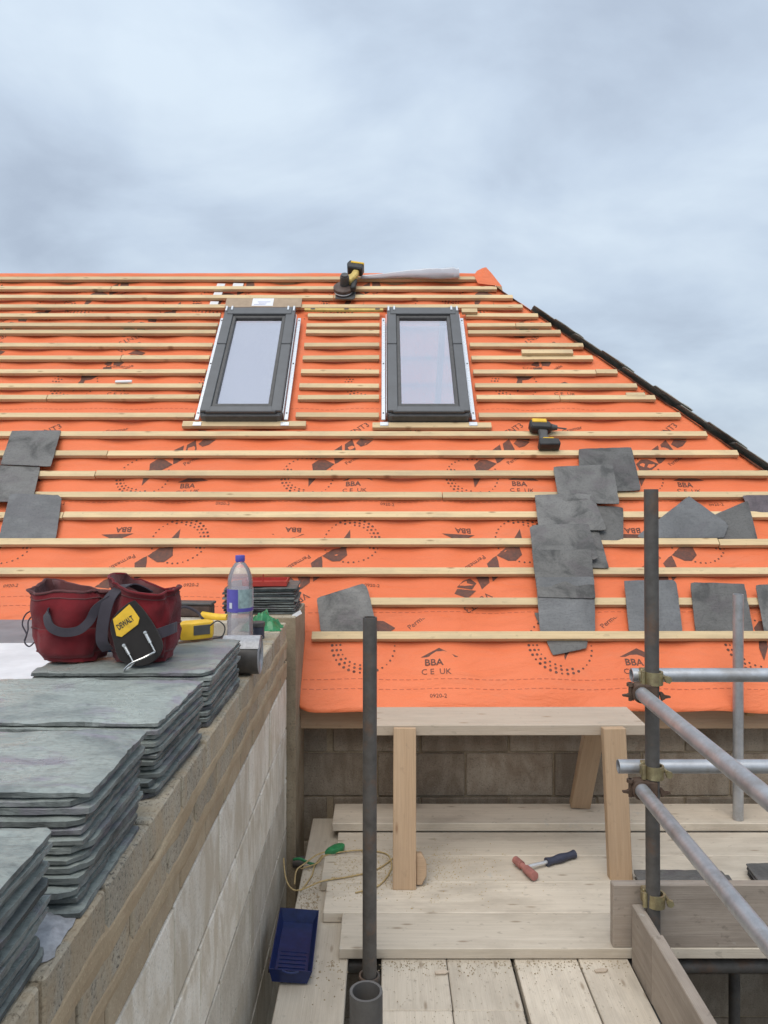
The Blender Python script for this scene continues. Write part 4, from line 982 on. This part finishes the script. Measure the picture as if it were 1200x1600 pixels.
# drill driver lying on the battens
dm = RM(1.025, 1.758, .004)
dr = thing('drill_driver', 'yellow and black cordless drill lying on the battens right of windows', 'drill', RP(1.025, 1.758, .004))
roof_tool(prism([(-.058, 0), (.072, 0), (.076, .02), (.070, .058), (-.052, .062), (-.062, .03)], .0, .062), M['black'], dr, dm @ T(.012, -.006, 0), 'battery', .006)
roof_tool(bx(.07, .012, .05), M['yellow'], dr, dm @ T(.018, .058, .034), 'battery_top', .004)
roof_tool(prism([(-.040, .055), (.034, .055), (.020, .10), (.030, .145), (-.036, .160), (-.030, .10)], .012, .050), M['dark_grey'], dr, dm, 'handle', .008)
roof_tool(prism([(-.085, .175), (-.075, .150), (.045, .140), (.060, .160), (.058, .200), (.030, .226), (-.070, .232), (-.088, .21)], .0, .066), M['black'], dr, dm, 'motor_housing', .012)
roof_tool(prism([(-.070, .196), (.030, .192), (.028, .229), (-.066, .234)], .004, .070), M['yellow'], dr, dm, 'yellow_shell', .006)
obj('chuck', join(cyl((.058, .180, .033), (.095, .178, .033), .024, 16, .016), cyl((.095, .178, .033), (.155, .170, .030), .005, 8)), M['dark_grey'], dr, dm)
# trim saw standing at the ridge
sm_ = RM(-.30, 3.47, .004)
sw = thing('trim_saw', 'yellow and black cordless trim saw perched at the ridge', 'saw', RP(-.30, 3.47, .004))
roof_tool(prism([(-.085, .01), (.055, .0), (.07, .02), (.075, .16), (-.08, .19)], .0, .010), M['dark_grey'], sw, sm_, 'shoe_plate', .003)
obj('blade_guard', xf(lathe([(.0, .0), (.070, .0), (.080, .008), (.080, .034), (.070, .042), (.02, .046)], 28, False), T(-.022, .110, .016)), M['brown_black'], sw, sm_)
obj('blade', cyl((-.022, .090, .024), (-.022, .090, .026), .074, 28), M['rail'], sw, sm_)
obj('motor', join(cyl((-.015, .125, .05), (-.010, .130, .135), .036, 20), cyl((-.01, .13, .135), (-.01, .13, .15), .028, 20)), M['dark_grey'], sw, sm_)
roof_tool(prism([(-.01, .13), (.040, .12), (.085, .20), (.105, .30), (.060, .315), (.035, .23), (-.02, .18)], .055, .105), M['dull_yellow'], sw, sm_, 'handle', .010)
roof_tool(prism([(.035, .06), (.075, .06), (.085, .20), (.040, .18)], .030, .080), M['black'], sw, sm_, 'front_grip', .008)
roof_tool(prism([(.005, .290), (.125, .265), (.140, .350), (.020, .400), (.0, .36)], .045, .125), M['black'], sw, sm_, 'battery', .010)
roof_tool(prism([(.030, .352), (.135, .325), (.140, .345), (.035, .376)], .040, .130), M['yellow'], sw, sm_, 'battery_band', .003)
# rolled polythene along the ridge
V = []; F = []; n_ = 40; sg = 14
for i in range(n_ + 1):
    t = i / n_; X = -.19 + .80 * t; rw = .016 + .036 * min(1, t * 1.3) ** 1.4 * (1 if t < .96 else .85)
    for k in range(sg):
        a = 2 * math.pi * k / sg; q = 1 + .20 * fbm(X * 6 + math.cos(a), math.sin(a) * 1.5, 2.0, 4)
        V.append(RP(X, 3.795 + .012 * t + math.sin(a) * rw * 1.25 * q + .008 * math.sin(X * 9), .004 + rw * .8 + math.cos(a) * rw * .75 * q))
for i in range(n_): F += [(i * sg + k, i * sg + (k + 1) % sg, (i + 1) * sg + (k + 1) % sg, (i + 1) * sg + k) for k in range(sg)]
F += [tuple(range(sg - 1, -1, -1)), tuple(range(n_ * sg, n_ * sg + sg))]
o = obj('polythene_roll', (V, F), M['poly'], None, None, 70); tag(o, 'loosely rolled grey polythene sheet lying along the ridge', 'sheet')
# yellow spirit level on a batten between the windows
lv = thing('spirit_level', 'long yellow spirit level lying on a batten between the window tops', 'spirit level', RP(-.30, 3.315, .004))
roof_tool(bx(.61, .026, .020), M['dull_yellow'], lv, RM(-.31, 3.318, .012, -.3), 'bar', .002)
for x in (-.24, .02, .26): roof_tool(bx(.035, .014, .003), M['dark_grey'], lv, RM(-.31 + x, 3.318 - x * .005, .0235, -.3), 'vial_window', .001)
# board with paper label over the left window
bd_ = thing('head_board', 'brown board with white paper label above the left window', 'board', RP(-.94, 3.40, .004))
roof_tool(bx(.595, .125, .012), M['cardboard'], bd_, RM(-.942, 3.415, .012), 'panel', .002)
roof_tool(bx(.165, .105, .0012), M['white'], bd_, RM(-.948, 3.418, .0192), 'paper_label', 0)
for k, (dx_, w_) in enumerate(((-.02, .09), (.0, .06), (.01, .10))): roof_tool(bx(w_, .008, .0006), M['print_blue'], bd_, RM(-.948 + dx_, 3.385 + .018 * k, .0202), 'label_line', 0)
for k, (X, s, w_, h_) in enumerate(((-1.330, 3.733, .065, .045), (-1.335, 3.597, .068, .06), (-1.345, 3.467, .066, .055), (-1.19, 3.735, .085, .05))):
    o = roof_tool(bx(w_, h_, .002), M['white_board'], None, RM(X, s, -.024, -3), 'tape_patch'); tag(o, ['topmost', 'second', 'third', 'slanted rightmost'][k] + ' pale tape patch on the felt above the left window', 'tape', 'pale tape patches above the left window')
o = roof_tool(bx(.115, .020, .014), M['white'], None, RM(-1.81, 2.442, .011, 2), 'carpenter_pencil', .003); tag(o, 'white marker lying on a batten left of the windows', 'marker')

# ================================================================== things on the deck
hmm = thing('hammer', 'small hammer with dusty red head and navy grip on the deck', 'hammer', (.70, 3.26, .041))
hd = Vector((.594, 3.235, .062)); tail = Vector((.835, 3.365, .058))
obj('head', join(cyl((.566, 3.308, .064), (.585, 3.262, .064), .0165, 16), cyl((.585, 3.262, .064), (.598, 3.228, .064), .0125, 16), cyl((.598, 3.228, .064), (.622, 3.170, .064), .0185, 16)), M['pink'], hmm)
obj('shaft', cyl((.592, 3.245, .063), (.705, 3.300, .060), .0075, 12), M['rail'], hmm)
obj('grip', tube([(.698, 3.297, .060), (.76, 3.328, .060), (.835, 3.368, .060)], lambda t: .0165 + .002 * math.cos(t * 12), 12), M['navy'], hmm)
tray = thing('blue_tray', 'navy blue plastic roller tray lying between the wall and deck board', 'tray', (-.32, 2.75, 0))
# shell: outer rim rectangle, sloping floor
def trayv(t):
    top = [(-.078, -.205), (.078, -.205), (.080, .205), (-.080, .205)]
    bot = [(-.060, -.190), (.060, -.190), (.060, .185), (-.060, .185)]
    V = [(x, y, .052 - t * .0) for x, y in top] + [(x * .97, y * .985, .052) for x, y in top] + [(x, y, .020 if y < 0 else .004) for x, y in bot] + [(-.060, .02, .006), (.060, .02, .006)] + [(x * 1.06, y * 1.03, .0) for x, y in bot]
    F = [(0, 1, 5, 4), (1, 2, 6, 5), (2, 3, 7, 6), (3, 0, 4, 7), (4, 5, 9, 8), (5, 6, 10, 13, 9), (6, 7, 11, 10), (7, 4, 8, 12, 11), (8, 9, 13, 12), (12, 13, 10, 11),
         (1, 0, 14, 15), (2, 1, 15, 16), (3, 2, 16, 17), (0, 3, 17, 14), (17, 16, 15, 14)]
    return V, F
tm = T(-.322, 2.755, .012) @ rot(1.5, 'Z') @ rot(5, 'Y') @ Matrix.Diagonal((.93, .90, .9, 1))
obj('shell', trayv(0), M['blue_tray'], tray, tm, 20)
for k in range(6): obj('rib', bx(.10, .004, .004), M['blue_tray'], tray, tm @ T(0, -.165 + k * .028, .0205 - k * .0022))
obj('lip', tube([(-.03, -.208, .050), (0, -.214, .047), (.03, -.208, .050)], .004, 8), M['blue_tray'], tray, tm)
def cord(pts, lb, r=.0032, m=M['cord']):
    o = obj('cord', tube(pts, r, 8), m, None); return tag(o, lb, 'cord')
dz = .0455
cord([(-.425, 3.25, .10), (-.41, 3.20, .045), (-.38, 3.142, .03), (-.34, 3.137, .026), (-.255, 3.167, dz), (-.147, 3.203, dz), (-.054, 3.245, dz), (0, 3.299, dz), (.042, 3.366, dz)], 'tan cord reaching from the block wall across the deck')
cord([(-.362, 3.338, .01), (-.29, 3.37, .02), (-.254, 3.389, dz), (-.114, 3.424, dz + .004), (0, 3.407, dz), (.03, 3.338, dz), (.026, 3.245, dz), (-.026, 3.128, dz), (-.115, 3.079, dz)], 'tan cord looped on the deck behind the dark standard')
cord([(-.372, 3.193, .02), (-.374, 3.283, .03), (-.348, 3.338, .03), (-.282, 3.383, .055), (-.185, 3.43, .052)], 'short tan cord curling beside the block wall')
cord([(-.275, 3.44, .02), (-.303, 3.369, .012), (-.308, 3.298, .006), (-.327, 3.219, .006), (-.343, 3.169, .005)], 'frayed tan cord end on the low board')
cord([(-.40, 3.40, .02), (-.37, 3.385, .03), (-.33, 3.37, .02), (-.30, 3.375, .01)], 'dark green cord end by the block wall', .006, M['green'])
lf = [(0, 0), (.03, .018), (.075, .028), (.105, .018), (.108, -.004), (.085, -.024), (.04, -.020)]
o = obj('green_cable_grip', bevelled(prism(lf, 0, .022), .007, 2), M['green'], None, T(-.262, 3.385, .045) @ rot(38, 'Z')); tag(o, 'green plastic plug lying on the deck beside the cords', 'plug')
for k, (x, y, l_, a) in enumerate(((.752, 2.655, .05, 10), (-.145, 2.60, .0, 0), (.20, 2.645, .05, 8))):
    if l_:
        o = obj('wood_splinter', bevelled(prism([(-l_ / 2, -.006), (l_ * .2, -.010), (l_ / 2, .0), (l_ * .1, .009), (-l_ / 2, .005)], 0, .006), .001), M['bench_top'], None, T(x, y, .002) @ rot(a, 'Z'))
        tag(o, ['pale wood chip near the toe board corner', '', 'thin wood splinter on the lower boards'][k], 'wood chip')
# crumbs of mortar and sawdust on the boards (nobody could count them)
V = []; F = []
def crumb(x, y, z, r):
    k = len(V); a = rnd.uniform(0, 6.28)
    for q in range(4): V.append((x + r * math.cos(a + q * 1.57) * rnd.uniform(.6, 1.2), y + r * math.sin(a + q * 1.57) * rnd.uniform(.6, 1.2), z))
    V.append((x, y, z + r * rnd.uniform(.5, 1.1)))
    F.extend([(k, k + 1, k + 4), (k + 1, k + 2, k + 4), (k + 2, k + 3, k + 4), (k + 3, k, k + 4)])
for _ in range(2600):
    y = rnd.gauss(3.02, .17); x = rnd.uniform(-.345, -.125) if rnd.random() < .6 else -.17 + rnd.gauss(0, .04)
    if not (-.35 < x < -.125): continue
    if y < 2.72 or x < -.265: crumb(x, y, .0002, rnd.uniform(.0012, .0045) * (2.2 if rnd.random() < .03 else 1))
for _ in range(380):
    crumb(rnd.uniform(-.05, .86), 2.715 - abs(rnd.gauss(0, .035)), .0002, rnd.uniform(.001, .004))
for _ in range(500):
    x = rnd.uniform(.02, .84)
    crumb(x, rnd.uniform(2.2, 2.7), .0022, rnd.uniform(.0008, .0024))
o = obj('mortar_crumbs', (V, F), M['sand'], None, None, None); o['kind'] = 'stuff'; o['label'] = 'mortar crumbs and grit strewn on the scaffold boards'; o['category'] = 'debris'
V = []; F = []
for _ in range(1800):
    x, y = rnd.gauss(.02, .22), rnd.gauss(3.27, .12)
    if -.22 < x < .75 and 2.95 < y < 3.6: crumb(x, y, .0412, rnd.uniform(.0012, .0034))
o = obj('sawdust', (V, F), M['cord'], None, None, None); o['kind'] = 'stuff'; o['label'] = 'yellow sawdust on the raised deck around the trestle foot'; o['category'] = 'debris'
